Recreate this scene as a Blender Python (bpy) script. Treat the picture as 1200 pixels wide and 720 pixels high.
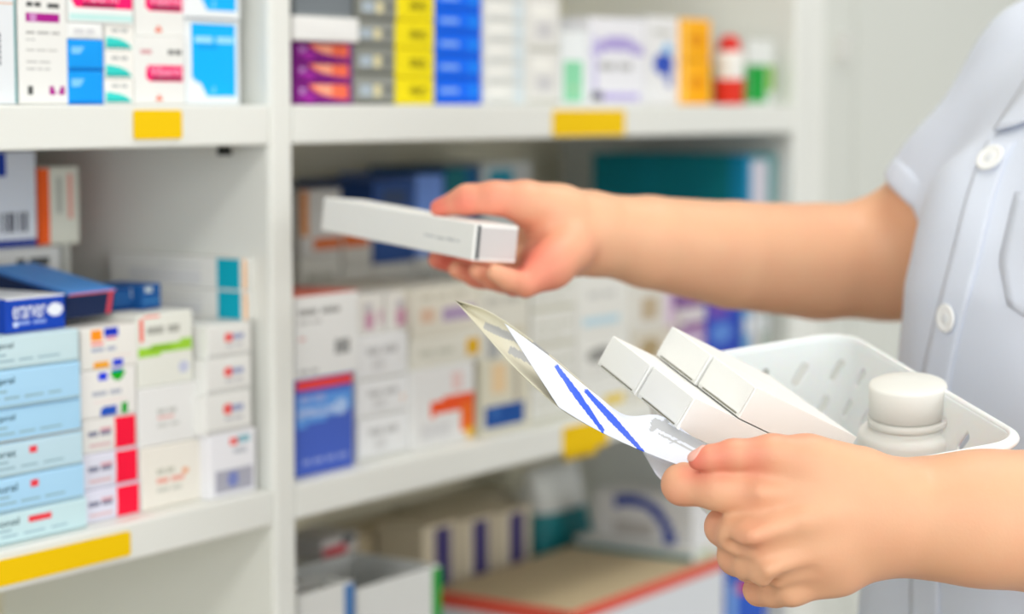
import bpy, bmesh, math, random
import numpy as np
from mathutils import Vector, Matrix

random.seed(7)
for o in list(bpy.data.objects): bpy.data.objects.remove(o)
scene = bpy.context.scene
C = scene.collection

# ------------------------------------------------------------------ camera
FPX, CX, CY = 2500.0, 600.0, 360.0          # focal length in pixels of the 1200x720 frame
HOR = 123.0                                   # horizon row
EYE = 1.25                                    # camera height
TAU = math.atan((CY - HOR) / FPX)
PSI = math.atan(1707.0 * math.cos(TAU) / FPX)
ALPHA = math.pi / 2 - PSI
HD = Vector((math.sin(ALPHA), math.cos(ALPHA), 0)); RT = Vector((math.cos(ALPHA), -math.sin(ALPHA), 0))
ZV = Vector((0, 0, 1))
FW = HD * math.cos(TAU) - ZV * math.sin(TAU); UP = HD * math.sin(TAU) + ZV * math.cos(TAU)
CAM = Vector((0, 0, EYE))
cd = bpy.data.cameras.new('camera'); cam = bpy.data.objects.new('camera', cd); C.objects.link(cam)
m = Matrix.Identity(4)
for i, v in enumerate((RT, UP, -FW)):
    for j in range(3): m[j][i] = v[j]
m.translation = CAM
cam.matrix_world = m
cd.sensor_fit = 'HORIZONTAL'; cd.sensor_width = 36.0; cd.lens = 36.0 * FPX / 1200.0
cd.clip_start = 0.05
cd.dof.use_dof = True; cd.dof.focus_distance = 1.27; cd.dof.aperture_fstop = 3.6; cd.dof.aperture_blades = 0
scene.camera = cam

# ------------------------------------------------------------------ world, exposure
w = bpy.data.worlds.new('world'); scene.world = w; w.use_nodes = True
bgn = w.node_tree.nodes['Background']; bgn.inputs[0].default_value = (0.93, 0.975, 1.0, 1); bgn.inputs[1].default_value = 0.85
# world light made stronger from behind the camera, an added frontal fill
_wt = w.node_tree; _tc = _wt.nodes.new('ShaderNodeTexCoord'); _dp = _wt.nodes.new('ShaderNodeVectorMath'); _dp.operation = 'DOT_PRODUCT'
_dp.inputs[1].default_value = (-0.56, -0.80, 0.20); _mr = _wt.nodes.new('ShaderNodeMapRange'); _mr.interpolation_type = 'SMOOTHSTEP'
_mr.inputs['From Min'].default_value = 0.0; _mr.inputs['From Max'].default_value = 1.0; _mr.inputs['To Min'].default_value = 0.5; _mr.inputs['To Max'].default_value = 2.1
_wt.links.new(_tc.outputs['Generated'], _dp.inputs[0]); _wt.links.new(_dp.outputs['Value'], _mr.inputs['Value']); _wt.links.new(_mr.outputs['Result'], bgn.inputs[1])
vs = scene.view_settings
vs.view_transform = 'Standard'; vs.look = 'None'; vs.gamma = 1.0; vs.use_curve_mapping = False
vs.exposure = 0.08
LAMP_W = 17.0
try:
    scene.cycles.use_denoising = True
    scene.cycles.max_bounces = 8
except Exception: pass

# ------------------------------------------------------------------ helpers
def P(px, py, d):
    "world point seen at pixel (px,py) at distance d along the lens axis"
    return CAM + FW * d + RT * ((px - CX) / FPX * d) - UP * ((py - CY) / FPX * d)
def PH(px, py, d):
    "same point as (across, ahead, height)"
    u = (px - CX) / FPX * d; v = (py - CY) / FPX * d
    return np.array((u, d * math.cos(TAU) - v * math.sin(TAU), EYE - d * math.sin(TAU) - v * math.cos(TAU)))
def WH(p): return RT * float(p[0]) + HD * float(p[1]) + ZV * float(p[2])
def K(x, y, z): return CAM + RT * x - UP * y + FW * z
def pk(px, py, d): return Vector(((px - CX) / FPX * d, (py - CY) / FPX * d, d))
SHELF_Y = 1.095
def at(px, py, s=0.0):
    "point on the vertical plane s metres behind the shelf front"
    r = FW + RT * ((px - CX) / FPX) - UP * ((py - CY) / FPX)
    return CAM + r * ((SHELF_Y + s) / r.y)

def lin(c): return c / 12.92 if c <= 0.04045 else ((c + 0.055) / 1.055) ** 2.4
_M = {}
def mat(hexcol, rough=0.5, spec=0.18):
    key = (hexcol, rough)
    if key in _M: return _M[key]
    r, g, b = [lin(int(hexcol[i:i + 2], 16) / 255) for i in (1, 3, 5)]
    mm = bpy.data.materials.new('paint_' + hexcol[1:]); mm.use_nodes = True
    n = mm.node_tree.nodes['Principled BSDF']
    n.inputs['Base Color'].default_value = (r, g, b, 1); n.inputs['Roughness'].default_value = rough
    n.inputs['Specular IOR Level'].default_value = spec
    _M[key] = mm; return mm
def nodemat(name, col, rough=0.5, var=0.06, scale=20, bump=0.0, bscale=200, spec=0.4, sss=0.0):
    mm = bpy.data.materials.new(name); mm.use_nodes = True; nt = mm.node_tree; b = nt.nodes['Principled BSDF']
    tc = nt.nodes.new('ShaderNodeTexCoord'); nz = nt.nodes.new('ShaderNodeTexNoise'); nz.inputs['Scale'].default_value = scale
    nz.inputs['Detail'].default_value = 3
    nt.links.new(tc.outputs['Object'], nz.inputs['Vector'])
    mx = nt.nodes.new('ShaderNodeMix'); mx.data_type = 'RGBA'
    c0 = [lin(v) for v in col]
    mx.inputs['A'].default_value = (*[max(0, v * (1 - var)) for v in c0], 1)
    mx.inputs['B'].default_value = (*[min(1, v * (1 + var)) for v in c0], 1)
    nt.links.new(nz.outputs['Fac'], mx.inputs['Factor']); nt.links.new(mx.outputs['Result'], b.inputs['Base Color'])
    b.inputs['Roughness'].default_value = rough; b.inputs['Specular IOR Level'].default_value = spec
    if sss: b.inputs['Subsurface Weight'].default_value = sss; b.inputs['Subsurface Scale'].default_value = 0.01
    if bump:
        n2 = nt.nodes.new('ShaderNodeTexNoise'); n2.inputs['Scale'].default_value = bscale
        nt.links.new(tc.outputs['Object'], n2.inputs['Vector'])
        bp = nt.nodes.new('ShaderNodeBump'); bp.inputs['Strength'].default_value = bump; bp.inputs['Distance'].default_value = 0.002
        nt.links.new(n2.outputs['Fac'], bp.inputs['Height']); nt.links.new(bp.outputs['Normal'], b.inputs['Normal'])
    return mm

def link(name, verts, faces, mats, parent=None, midx=None, smooth=False, loc=None):
    me = bpy.data.meshes.new(name)
    me.from_pydata([tuple(v) for v in verts], [], [tuple(int(i) for i in f) for f in faces])
    for mm in (mats if isinstance(mats, (list, tuple)) else [mats]): me.materials.append(mm)
    if midx is not None: me.polygons.foreach_set('material_index', np.asarray(midx, dtype=np.int32))
    if smooth: me.polygons.foreach_set('use_smooth', np.ones(len(me.polygons), dtype=bool))
    me.update()
    o = bpy.data.objects.new(name, me); C.objects.link(o)
    if parent is not None: o.parent = parent
    if loc is not None: o.location = loc
    return o
def from_bm(name, bm, mats, parent=None, smooth=False, loc=None):
    bmesh.ops.recalc_face_normals(bm, faces=bm.faces)
    me = bpy.data.meshes.new(name); bm.to_mesh(me); bm.free()
    for mm in (mats if isinstance(mats, (list, tuple)) else [mats]): me.materials.append(mm)
    if smooth: me.polygons.foreach_set('use_smooth', np.ones(len(me.polygons), dtype=bool))
    o = bpy.data.objects.new(name, me); C.objects.link(o)
    if parent is not None: o.parent = parent
    if loc is not None: o.location = loc
    return o
def bm_box(bm, lo, hi, bev=0.0, mi=0):
    r = bmesh.ops.create_cube(bm, size=1.0); vs_ = r['verts']
    for v in vs_:
        v.co = Vector([lo[i] + (v.co[i] + 0.5) * (hi[i] - lo[i]) for i in range(3)])
    fs = list({f for v in vs_ for f in v.link_faces})
    for f in fs: f.material_index = mi
    if bev > 0:
        es = list({e for v in vs_ for e in v.link_edges})
        bmesh.ops.bevel(bm, geom=es, offset=bev, segments=2, affect='EDGES', profile=0.5)
def box(name, lo, hi, mm, parent=None, bev=0.0015, origin=None):
    og = Vector(origin) if origin is not None else Vector((0, 0, 0))
    bm = bmesh.new(); bm_box(bm, Vector(lo) - og, Vector(hi) - og, bev)
    return from_bm(name, bm, mm, parent, loc=og if origin is not None else None)
def thing(name, label, cat, loc=(0, 0, 0), rotz=0.0, group=None):
    o = bpy.data.objects.new(name, None); C.objects.link(o); o.empty_display_size = 0.02
    o.location = loc; o.rotation_euler = (0, 0, rotz)
    return tag(o, label, cat, group)
def tag(o, label, cat, group=None):
    o['label'] = label; o['category'] = cat
    if group: o['group'] = group
    return o
def struct(o): o['kind'] = 'structure'; return o

# lettering: built-in font turned into flat mesh
_T = {}
def text_geo(s):
    if s in _T: return _T[s]
    cu = bpy.data.curves.new('lettering', 'FONT'); cu.body = s; cu.resolution_u = 3; cu.size = 1.0; cu.extrude = 0.0
    ob = bpy.data.objects.new('lettering', cu); C.objects.link(ob)
    dg = bpy.context.evaluated_depsgraph_get(); me = bpy.data.meshes.new_from_object(ob.evaluated_get(dg))
    v = np.array([tuple(x.co) for x in me.vertices]); f = [tuple(p.vertices) for p in me.polygons]
    bpy.data.objects.remove(ob); bpy.data.meshes.remove(me); bpy.data.curves.remove(cu)
    lo, hi = v.min(0), v.max(0); v = (v - lo) / np.maximum(hi - lo, 1e-6)
    _T[s] = (v, f); return _T[s]

# ------------------------------------------------------------------ printed cartons
def words(u0, v0, u1, v1, col, n=3, seed=0):
    r = random.Random(seed * 31 + n); out = []
    lens = [r.uniform(0.6, 1.4) for _ in range(n)]; tot = sum(lens) + 0.25 * (n - 1); x = u0
    for L in lens:
        wd = L / tot * (u1 - u0); out.append(('r', x, v0, x + wd, v1, col)); x += wd + 0.25 / tot * (u1 - u0)
    return out
def flat_ops(ops):
    out = []
    for o in ops:
        if o[0] == 't': out += words(*o[1:])
        else: out.append(o)
    return out
def inside(op, u, v):
    k = op[0]
    if k == 'r': return op[1] <= u <= op[3] and op[2] <= v <= op[4]
    if k == 'e': return ((u - op[1]) / op[3]) ** 2 + ((v - op[2]) / op[4]) ** 2 <= 1
    if k == 'f': return op[1](u, v)
    return False
def axis_cuts(ops, i0, i1, curved, n):
    c = {0.0, 1.0}
    for o in ops:
        if o[0] == 'r':
            for q in (o[i0], o[i1]):
                if 0.004 < q < 0.996: c.add(round(q, 4))
    if curved:
        for k in range(1, n): c.add(round(k / n, 4))
    c = sorted(c); out = [c[0]]
    for q in c[1:]:
        if q - out[-1] > 0.004: out.append(q)
        elif q == 1.0: out[-1] = 1.0
    return out
def carton_geo(w_, h_, d_, base, front=(), side=(), top=None, r=0.0009, puff=0.0006):
    """rounded folding carton: x in +-w/2, y from 0 (front) to d, z from 0 to h; front face printed with ops, side ops (t depth, v)"""
    front = flat_ops(front); side = flat_ops(side)
    cf = any(o[0] != 'r' for o in front)
    us = axis_cuts(front, 1, 3, cf, 30); vs_ = axis_cuts(front, 2, 4, cf, 24)
    if len(us) < 3: us = [0, 0.5, 1.0]
    if len(vs_) < 3: vs_ = sorted(set(vs_) | {0.5})
    nu, nv = len(us), len(vs_)
    cs = any(o[0] != 'r' for o in side)
    ts = axis_cuts(side, 1, 3, cs, 24)
    if cs: vs_ = sorted(set(vs_) | {round(k / 24, 4) for k in range(1, 24) if min(abs(k / 24 - x) for x in vs_) > .004})
    for o in side:
        if o[0] == 'r':
            for q in (o[2], o[4]):
                if 0.004 < q < 0.996 and min(abs(q - x) for x in vs_) > 0.004: vs_ = sorted(vs_ + [round(q, 4)])
    nv = len(vs_)
    cols = [base]
    def ci(c):
        if c not in cols: cols.append(c)
        return cols.index(c)
    V = []; Fc = []; MI = []
    r = min(r, w_ * .2, h_ * .2, d_ * .2)
    for j in range(nv):
        for i in range(nu):
            x = -w_ / 2 + r + us[i] * (w_ - 2 * r); z = h_ - r - vs_[j] * (h_ - 2 * r)
            V.append((x, -puff * 16 * us[i] * (1 - us[i]) * vs_[j] * (1 - vs_[j]) + 0.0, z))
    for j in range(nv - 1):
        for i in range(nu - 1):
            u = (us[i] + us[i + 1]) / 2; v = (vs_[j] + vs_[j + 1]) / 2; c = base
            for o in front:
                if inside(o, u, v): c = o[-1]
            a = j * nu + i
            Fc.append((a, a + nu, a + nu + 1, a + 1)); MI.append(ci(c))
    per = [(i, 0) for i in range(nu)] + [(nu - 1, j) for j in range(1, nv)] + [(i, nv - 1) for i in range(nu - 2, -1, -1)] + [(0, j) for j in range(nv - 2, 0, -1)]
    ring = [j * nu + i for i, j in per]; np_ = len(per)
    def sidecol(k, t):
        a, b = per[k], per[(k + 1) % np_]
        v = (vs_[a[1]] + vs_[b[1]]) / 2
        if a[0] == b[0] and a[0] in (0, nu - 1):
            c = base
            for o in side:
                if inside(o, t, v): c = o[-1]
            return c
        if top and a[1] == 0 and b[1] == 0: return top
        return base
    prev = ring
    levels = [('out', r, 0.0)] + [('out', r + t * (d_ - 2 * r), t) for t in ts[1:]] + [('in', d_, 1.0)]
    tp = 0.0
    for kind, y, t in levels:
        cur = []
        for (i, j) in per:
            if kind == 'out':
                x = -w_ / 2 + us[i] * w_; z = h_ - vs_[j] * h_
            else:
                x = -w_ / 2 + r + us[i] * (w_ - 2 * r); z = h_ - r - vs_[j] * (h_ - 2 * r)
            cur.append(len(V)); V.append((x, y, z))
        for k in range(np_):
            k2 = (k + 1) % np_
            Fc.append((prev[k], prev[k2], cur[k2], cur[k])); MI.append(ci(sidecol(k, (tp + t) / 2)))
        prev = cur; tp = t
    Fc.append(tuple(prev)); MI.append(0)
    return V, Fc, MI, cols
def fr_words(name, parent, w_, h_, specs, y=-0.0009):
    "flat lettering on the front: (string, u0, v0, u1, v1, colour)"
    V = []; Fc = []; MI = []; cols = []
    for s, u0, v0, u1, v1, c in specs:
        gv, gf = text_geo(s); b = len(V)
        for p in gv:
            V.append((-w_ / 2 + (u0 + p[0] * (u1 - u0)) * w_, y, h_ - (v1 - p[1] * (v1 - v0)) * h_))
        if c not in cols: cols.append(c)
        for f in gf: Fc.append(tuple(b + i for i in f)); MI.append(cols.index(c))
    return link(name, V, Fc, [mat(c) for c in cols], parent, MI)
def carton(name, label, px, zb, s, dep, base, front=(), side=(), top=None, group=None, cat='medicine box', yaw=0.0, py=None, text=(), rough=0.5, r=0.0009):
    """px = (left, right) columns of the front face; zb = (z bottom, z top)"""
    z0, z1 = zb
    if py is None:
        zc = (z0 + z1) / 2; py = 300
        for _ in range(6):                      # row of the box centre
            q = at((px[0] + px[1]) / 2, py, s); py += (q.z - zc) * FPX / 1.7
    xa, xb = at(px[0], py, s).x, at(px[1], py, s).x
    w_, h_ = xb - xa, z1 - z0
    V, Fc, MI, cols = carton_geo(w_, h_, dep, base, front, side, top, r)
    o = link(name, V, Fc, [mat(c, rough) for c in cols], None, MI, loc=((xa + xb) / 2, SHELF_Y + s, z0))
    if yaw: o.rotation_euler = (0, 0, yaw)
    tag(o, label, cat, group)
    if text: fr_words('printed_lettering', o, w_, h_, text)
    return o
def zrow(px, ys, s, base=None, gap=0.0004):
    "heights for a stack from its boundary rows, bottom first"
    zs = [at(px, y, s).z for y in ys]
    if base is not None: zs[0] = base
    return [(zs[i] + (gap if i else 0.0002), zs[i + 1]) for i in range(len(zs) - 1)]
ORD = ['bottom', 'second from the bottom', 'third from the bottom', 'fourth from the bottom', 'fifth from the bottom', 'sixth from the bottom']
def ordn(i, n): return 'topmost' if i == n - 1 else ('middle' if n == 3 and i == 1 else ORD[i])

# ------------------------------------------------------------------ room
M_WALL = nodemat('wall_paint', (0.86, 0.87, 0.85), 0.7, 0.03, 3)
M_FLOOR = nodemat('floor_vinyl', (0.50, 0.40, 0.27), 0.4, 0.08, 6)
M_CEIL = nodemat('ceiling_paint', (0.92, 0.92, 0.91), 0.8, 0.02, 3)
M_LAM = nodemat('white_laminate', (0.885, 0.89, 0.865), 0.38, 0.015, 5)
M_BACK = nodemat('back_board', (0.86, 0.83, 0.73), 0.6, 0.03, 6)
M_DOOR = nodemat('cupboard_white', (0.82, 0.83, 0.80), 0.45, 0.02, 4)
M_YEL = nodemat('yellow_label', (0.93, 0.765, 0.0), 0.6, 0.02, 8, spec=.15)
BACK_Y = SHELF_Y + 0.35
struct(box('floor', (-2.5, -3.0, -0.1), (4.6, BACK_Y + 0.1, 0.0), M_FLOOR, bev=0))
struct(box('wall_back', (-2.5, BACK_Y + 0.005, 0.0), (4.6, BACK_Y + 0.105, 2.7), M_WALL, bev=0))
struct(box('ceiling', (-2.5, -3.0, 2.7), (4.6, BACK_Y + 0.1, 2.8), M_CEIL, bev=0))

# ceiling lamps of the shop
M_DIFF = bpy.data.materials.new('lamp_diffuser'); M_DIFF.use_nodes = True
_b = M_DIFF.node_tree.nodes['Principled BSDF']; _b.inputs['Base Color'].default_value = (.9, .9, .9, 1)
_b.inputs['Emission Color'].default_value = (1, 0.98, 0.95, 1); _b.inputs['Emission Strength'].default_value = 2.0
def ceiling_light(x, y, label, power=1.0):
    t = thing('ceiling_light', label, 'ceiling light', (x, y, 2.62), group='ceiling lamps')
    bm = bmesh.new(); bm_box(bm, (-.62, -.32, 0.0), (.62, .32, .079), .004)
    from_bm('lamp_housing', bm, M_CEIL, t)
    bm = bmesh.new(); bm_box(bm, (-.58, -.28, -.012), (.58, .28, -.001), .003)
    from_bm('diffuser', bm, M_DIFF, t)
    ld = bpy.data.lights.new('lamp_light', 'AREA'); ld.shape = 'RECTANGLE'; ld.size = 1.15; ld.size_y = 0.55
    ld.energy = LAMP_W * power; ld.color = (1.0, 0.985, 0.95)
    lo = bpy.data.objects.new('lamp_light', ld); C.objects.link(lo); lo.parent = t; lo.location = (0, 0, -.02)
ceiling_light(-1.5, -0.25, 'square ceiling lamp over the camera side of the nearer shelf bay', 2.0)
ceiling_light(1.6, 0.45, 'square ceiling lamp over the space between camera and shelf', .55)
ceiling_light(-0.6, -2.3, 'square ceiling lamp far behind the camera', 1.2)
ceiling_light(1.7, -2.6, 'square ceiling lamp in the far aisle corner', 1.4)

# ------------------------------------------------------------------ shelf unit
ZU = EYE                                     # top of the upper shelf
ZL = at(310, 577).z                          # top of the lower shelf
ZU_B = at(300, 170.5).z; ZL_B = at(310, 619).z
XP0, XP1 = at(318, 350).x, at(344.5, 350).x  # post between the bays
XR0, XR1 = at(931, 150).x, at(956, 150).x    # far post
XL0 = XP0 - 0.90
SD = 0.32
unit = thing('shelf_unit', 'white laminate pharmacy shelving with open bays and yellow shelf labels', 'shelving', (XP0, SHELF_Y, 0))
def upart(name, lo, hi, mm, bev=0.0025):
    og = Vector((XP0, SHELF_Y, 0)); bm = bmesh.new(); bm_box(bm, Vector(lo) - og, Vector(hi) - og, bev)
    return from_bm(name, bm, mm, unit)
for a, b in ((XL0 - 0.028, XL0), (XP0, XP1), (XR0, XR1)):
    upart('upright_panel', (a, SHELF_Y - 0.001, 0.0), (b, SHELF_Y + SD, 2.1), M_LAM, .004)
for a, b in ((XL0, XP0), (XP1, XR0)):
    for zt, zb in ((ZU, ZU_B), (ZL, ZL_B), (ZL - 0.30, ZL - 0.33), (0.35, 0.32), (0.1, 0.07), (1.62, 1.59), (2.08, 2.05)):
        upart('shelf_board', (a + .0003, SHELF_Y, zb), (b - .0003, SHELF_Y + SD - 0.008, zt), M_LAM, .002)
    upart('back_panel', (a + .0003, SHELF_Y + SD - 0.007, 0.07), (b - .0003, SHELF_Y + SD, 2.08), M_BACK, 0)
def shelf_label(px0, px1, py0, py1, z_off=0.0):
    a, b = at(px0, (py0 + py1) / 2, -0.001), at(px1, (py0 + py1) / 2, -0.001)
    z1, z0 = at((px0 + px1) / 2, py0, -.001).z, at((px0 + px1) / 2, py1, -.001).z
    og = Vector((XP0, SHELF_Y, 0)); bm = bmesh.new()
    # sticker with rounded corners
    x0, x1 = a.x, b.x; r = min(0.0025, (z1 - z0) * .2); pts = []
    for cx_, cz_, a0 in ((x1 - r, z1 - r, 0), (x0 + r, z1 - r, 90), (x0 + r, z0 + r, 180), (x1 - r, z0 + r, 270)):
        for k in range(5):
            t = math.radians(a0 + 22.5 * k); pts.append((cx_ + r * math.cos(t), cz_ + r * math.sin(t)))
    fr = [bm.verts.new(Vector((x, SHELF_Y - 0.0016, z)) - og) for x, z in pts]
    bk = [bm.verts.new(Vector((x, SHELF_Y - 0.0003, z)) - og) for x, z in pts]
    bm.faces.new(fr); bm.faces.new(bk[::-1])
    for k in range(len(pts)): bm.faces.new((fr[k], bk[k], bk[(k + 1) % len(pts)], fr[(k + 1) % len(pts)]))
    o = from_bm('shelf_label', bm, M_YEL, unit); return o
shelf_label(157, 213, 129, 163)
shelf_label(648, 732, 129, 159)
_l = shelf_label(-70, 153, 648, 678)
shelf_label(660, 712, 496, 527)
# folded tag under the board
bm = bmesh.new(); og = Vector((XP0, SHELF_Y, 0)); a_, b_ = at(662, 535, .02), at(700, 535, .02)
bm_box(bm, Vector((a_.x, SHELF_Y + .02, ZL_B - .014)) - og, Vector((b_.x, SHELF_Y + .022, ZL_B - .0002)) - og, .0006)
from_bm('shelf_label', bm, M_YEL, unit)
# small dark shelf peg under the upper shelf
bm = bmesh.new(); bmesh.ops.create_cone(bm, cap_ends=True, segments=20, radius1=.006, radius2=.005, depth=.008)
q = at(263, 176, 0.03)
from_bm('shelf_peg', bm, mat('#2a2c28'), unit, loc=Vector((q.x, q.y, ZU_B - .004)) - Vector((XP0, SHELF_Y, 0)))

# tall white cupboard beyond the shelving
cup = thing('tall_cupboard', 'tall plain white cupboard standing beyond the shelving, partly behind the white coat', 'cupboard', (XR1 + .002, SHELF_Y, 0))
def cpart(name, lo, hi, mm, parent, bev=.003):
    og = Vector((XR1 + .002, SHELF_Y, 0)); bm = bmesh.new(); bm_box(bm, Vector(lo), Vector(hi), bev)
    return from_bm(name, bm, mm, parent)
CW = 2.0
cpart('carcass', (0, 0.022, 0.0), (CW, SD, 2.1), M_DOOR, cup)
cpart('side_stile', (0, 0.0, 0.0), (0.02, 0.021, 2.1), M_LAM, cup)
xd = 0.023
for k, wd in enumerate((at(1003, 60).x - XR1 - .025, 0.52, 0.52, 0.30)):
    d_ = cpart('door', (xd, 0.002 + 0.004 * (k % 2), 0.06), (xd + wd, 0.021, 2.09), M_DOOR, cup)
    hx = xd + .035
    if k == 0:
        bm = bmesh.new()
        bm_box(bm, (hx - .004, -0.012, 1.30), (hx + .004, 0.004, 1.335), .002)
        from_bm('lock', bm, mat('#d2d2ce', .4), d_)
    xd += wd + (0.014 if k == 0 else 0.005)

# ================================================================== cartons, upper shelf, nearer bay
W1 = '#e6e6e2'; W2 = '#dcdcd6'; W3 = '#eceae4'; GT = '#a5a5a2'; DT = '#4a4c4c'
PK = '#f2146c'; TE = '#35cfc6'; MG = '#a8188a'
def stackz(px, ys, s, base): return zrow(px, ys, s, base)
s = 0.012
z = stackz(20, (124, -95), s, ZU)
carton('medicine_carton', 'tall white carton with an orange hairline and teal edge beside the magenta banded carton', (-46, 19), z[0], s, .09, '#dfe3e6',
       front=[('r', 0, .452, 1, .462, '#d99a5a'), ('r', .965, 0, 1, 1, '#4d9a9c')] + [('r', .66, .62 + .03 * k, .70, .642 + .03 * k, '#565a5c') for k in range(6)]
       + [('f', lambda u, v: abs((u - .66) + (v - .36) * 1.1) < .04 and .28 < v < .42, '#22b2e6')])
z = stackz(78, (123.5, -62), s, ZU)
carton('medicine_carton', 'tall white carton with a magenta band and two magenta dots at its foot', (22, 79), z[0], s, .09, W1,
       front=[('t', .14, .355, .44, .385, DT, 2, 1), ('t', .58, .36, .84, .39, DT, 1, 2), ('r', .12, .425, .84, .482, MG), ('r', .20, .43, .34, .478, '#c98ac2'),
              ('t', .12, .545, .84, .558, GT, 3, 3), ('t', .12, .59, .3, .60, '#b5b5b2', 2, 4), ('t', .12, .655, .78, .667, '#b8b8b4', 3, 5),
              ('t', .12, .73, .62, .742, '#b5b5b2', 2, 6), ('t', .12, .775, .62, .787, '#b5b5b2', 3, 7), ('r', .14, .89, .25, .945, DT),
              ('e', .66, .92, .07, .028, MG), ('e', .88, .92, .07, .028, MG)])
# blue pair with a white one and a pink one above
z = stackz(100, (122.5, 83.5, 46.5, 27.5, -42), s, ZU)
for i in (0, 1):
    carton('medicine_box', 'bright blue box, %s of the two beside the magenta banded carton' % ('lower' if i == 0 else 'upper'), (80, 122), z[i], s, .10, '#0c98ee',
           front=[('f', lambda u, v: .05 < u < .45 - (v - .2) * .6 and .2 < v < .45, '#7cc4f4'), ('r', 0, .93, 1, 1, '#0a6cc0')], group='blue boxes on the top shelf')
carton('medicine_box', 'flat white box lying on the two bright blue boxes', (79, 121), z[2], s, .10, '#e9eae8', front=[('t', .15, .3, .75, .7, '#d0d0d2', 2, 3)])
zb = (z[2][1] + .0004, z[3][1])
carton('medicine_box', 'white box with a wide pink rounded banner and dark strip, topmost of the blue stack', (80, 156), zb, s, .10, '#e8ecea',
       front=[('f', lambda u, v: (u > .12 or (v < .60 and u > .04) or ((u - .12) / .08) ** 2 + ((v - .60) / .15) ** 2 < 1) and .3 < v < .755, PK), ('r', .2, .67, .72, .73, '#7a1440'), ('r', 0, .86, 1, .97, '#bfe6e2')],
       text=[('Viberm', .17, .34, .75, .64, '#f6b6d0')])
z = stackz(140, (123.5, 93.5, 60, 28), s, ZU)
for i in range(3):
    carton('medicine_box', 'white box with a teal quarter wave, %s of the three beside the blue pair' % ('bottom', 'middle', 'top')[i], (123, 157), z[i], s + .001 * i, .10, W3,
           front=[('t', .2, .14, .8, .3, '#b4b6b4', 2, i), ('f', lambda u, v: v > .5 and v < .97 and ((u) / .95) ** 2 + ((v - 1) / .5) ** 2 < 1, TE), ('f', lambda u, v: v > .84 and v < .97 and (u / .9) ** 2 + ((v - 1) / .5) ** 2 < 1, '#18a8a2')],
           group='teal wave boxes')
z = stackz(186, (123.5, 43, -45), s, ZU)
for i in (0, 1):
    carton('medicine_box', 'white box with a pink pill banner and small orange triangle, %s of the two' % ('lower' if i == 0 else 'upper'), (158 - i, 217 - i), z[i], s + .004 * i, .10, W1,
           front=[('t', .1, .18, .32, .25, '#d0a0a4', 1, 1), ('t', .66, .18, .94, .25, DT, 2, 2),
                  ('f', lambda u, v: .40 < v < .665 and u < .97 and (u > .32 or ((u - .32) / .13) ** 2 + ((v - .53) / .135) ** 2 < 1), PK),
                  ('r', .32, .59, .94, .65, '#8a1846'), ('f', lambda u, v: .84 < v < .95 and abs(u - .47) < (v - .84) * .8, '#e0623c')],
           text=[('Viberm', .28, .435, .90, .58, '#f8b8d2')], group='pink pill boxes')
z = stackz(250, (123.5, 22.5, -75), s + .004, ZU)
for i in (0, 1):
    carton('medicine_box', ('white box with a large cyan panel, lower of the two next to the white upright', 'white box with a cyan panel corner, upper of the two next to the white upright')[i], (217, 281), z[i], s + .004 - .003 * i, .10, '#e9eef0',
           front=[('f', lambda u, v: .05 < v < .93 and .09 < u < .95 and not (v > .72 and ((u - .09) / .27) ** 2 + ((v - .95) / .23) ** 2 < 1), '#08b0f6'), ('t', .16, .2, .9, .27, '#9fdcf8', 2, 4), ('r', .2, .3, .6, .34, '#0a96e6'), ('e', .5, .84, .05, .03, '#6fd0f8')],
           group='cyan panel boxes')

# ================================================================== upper shelf, farther bay
s = 0.02
z = stackz(378, (120.5, 96.5, 73, 49.5), s, ZU)
for i in range(3):
    carton('medicine_box', 'purple box with an orange swoosh, %s of the three' % ('bottom', 'middle', 'top')[i], (346, 413), z[i], s, .10, '#7e1a80',
           front=[('f', lambda u, v: v > .04 and v < .8 and u > .22 and u < .95 and ((u - 1.0) / .78) ** 2 + (v - .0) ** 2 / .62 < 1, '#f4704e'),
                  ('f', lambda u, v: v > .1 and v < .6 and u > .3 and u < .62 and ((u - .75) / .45) ** 2 + (v / .65) ** 2 < 1, '#f8a888'), ('r', .06, .25, .16, .6, '#b98ac4'), ('f', lambda u, v: u < .3 and v > .5 and u > v * .3 - .1, '#a228a0')], group='purple and orange boxes')
zt = z[2][1]
z = zrow(378, (0, 20.5), .004); z = [(zt + .0004, at(378, 21, s).z), ]
carton('medicine_box', 'plain white flat box lying on the purple and orange boxes', (344, 421), z[0], .006, .11, '#e6e6e3', side=[])
zz = (z[0][1] + .0004, at(378, -22, s).z)
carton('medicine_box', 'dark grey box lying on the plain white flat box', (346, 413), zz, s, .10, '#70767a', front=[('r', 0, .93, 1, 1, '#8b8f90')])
z = stackz(440, (120.5, 88.5, 54.5, 24.5, -8, -40), s, ZU)
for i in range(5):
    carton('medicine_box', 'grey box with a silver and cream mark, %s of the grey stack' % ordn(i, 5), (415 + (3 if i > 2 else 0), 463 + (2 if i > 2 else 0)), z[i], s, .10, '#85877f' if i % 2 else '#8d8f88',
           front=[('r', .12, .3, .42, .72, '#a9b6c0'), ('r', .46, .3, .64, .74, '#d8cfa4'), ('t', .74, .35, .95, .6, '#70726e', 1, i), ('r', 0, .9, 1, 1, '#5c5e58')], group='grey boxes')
z = stackz(486, (122, 92, 58, 25, -10, -44), s, ZU)
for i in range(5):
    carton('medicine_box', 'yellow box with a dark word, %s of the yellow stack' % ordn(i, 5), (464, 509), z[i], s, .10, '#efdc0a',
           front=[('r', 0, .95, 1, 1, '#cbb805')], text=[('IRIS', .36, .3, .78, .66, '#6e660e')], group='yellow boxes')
z = stackz(538, (122, 95, 68, 41, 14, -13, -40), s, ZU)
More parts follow.
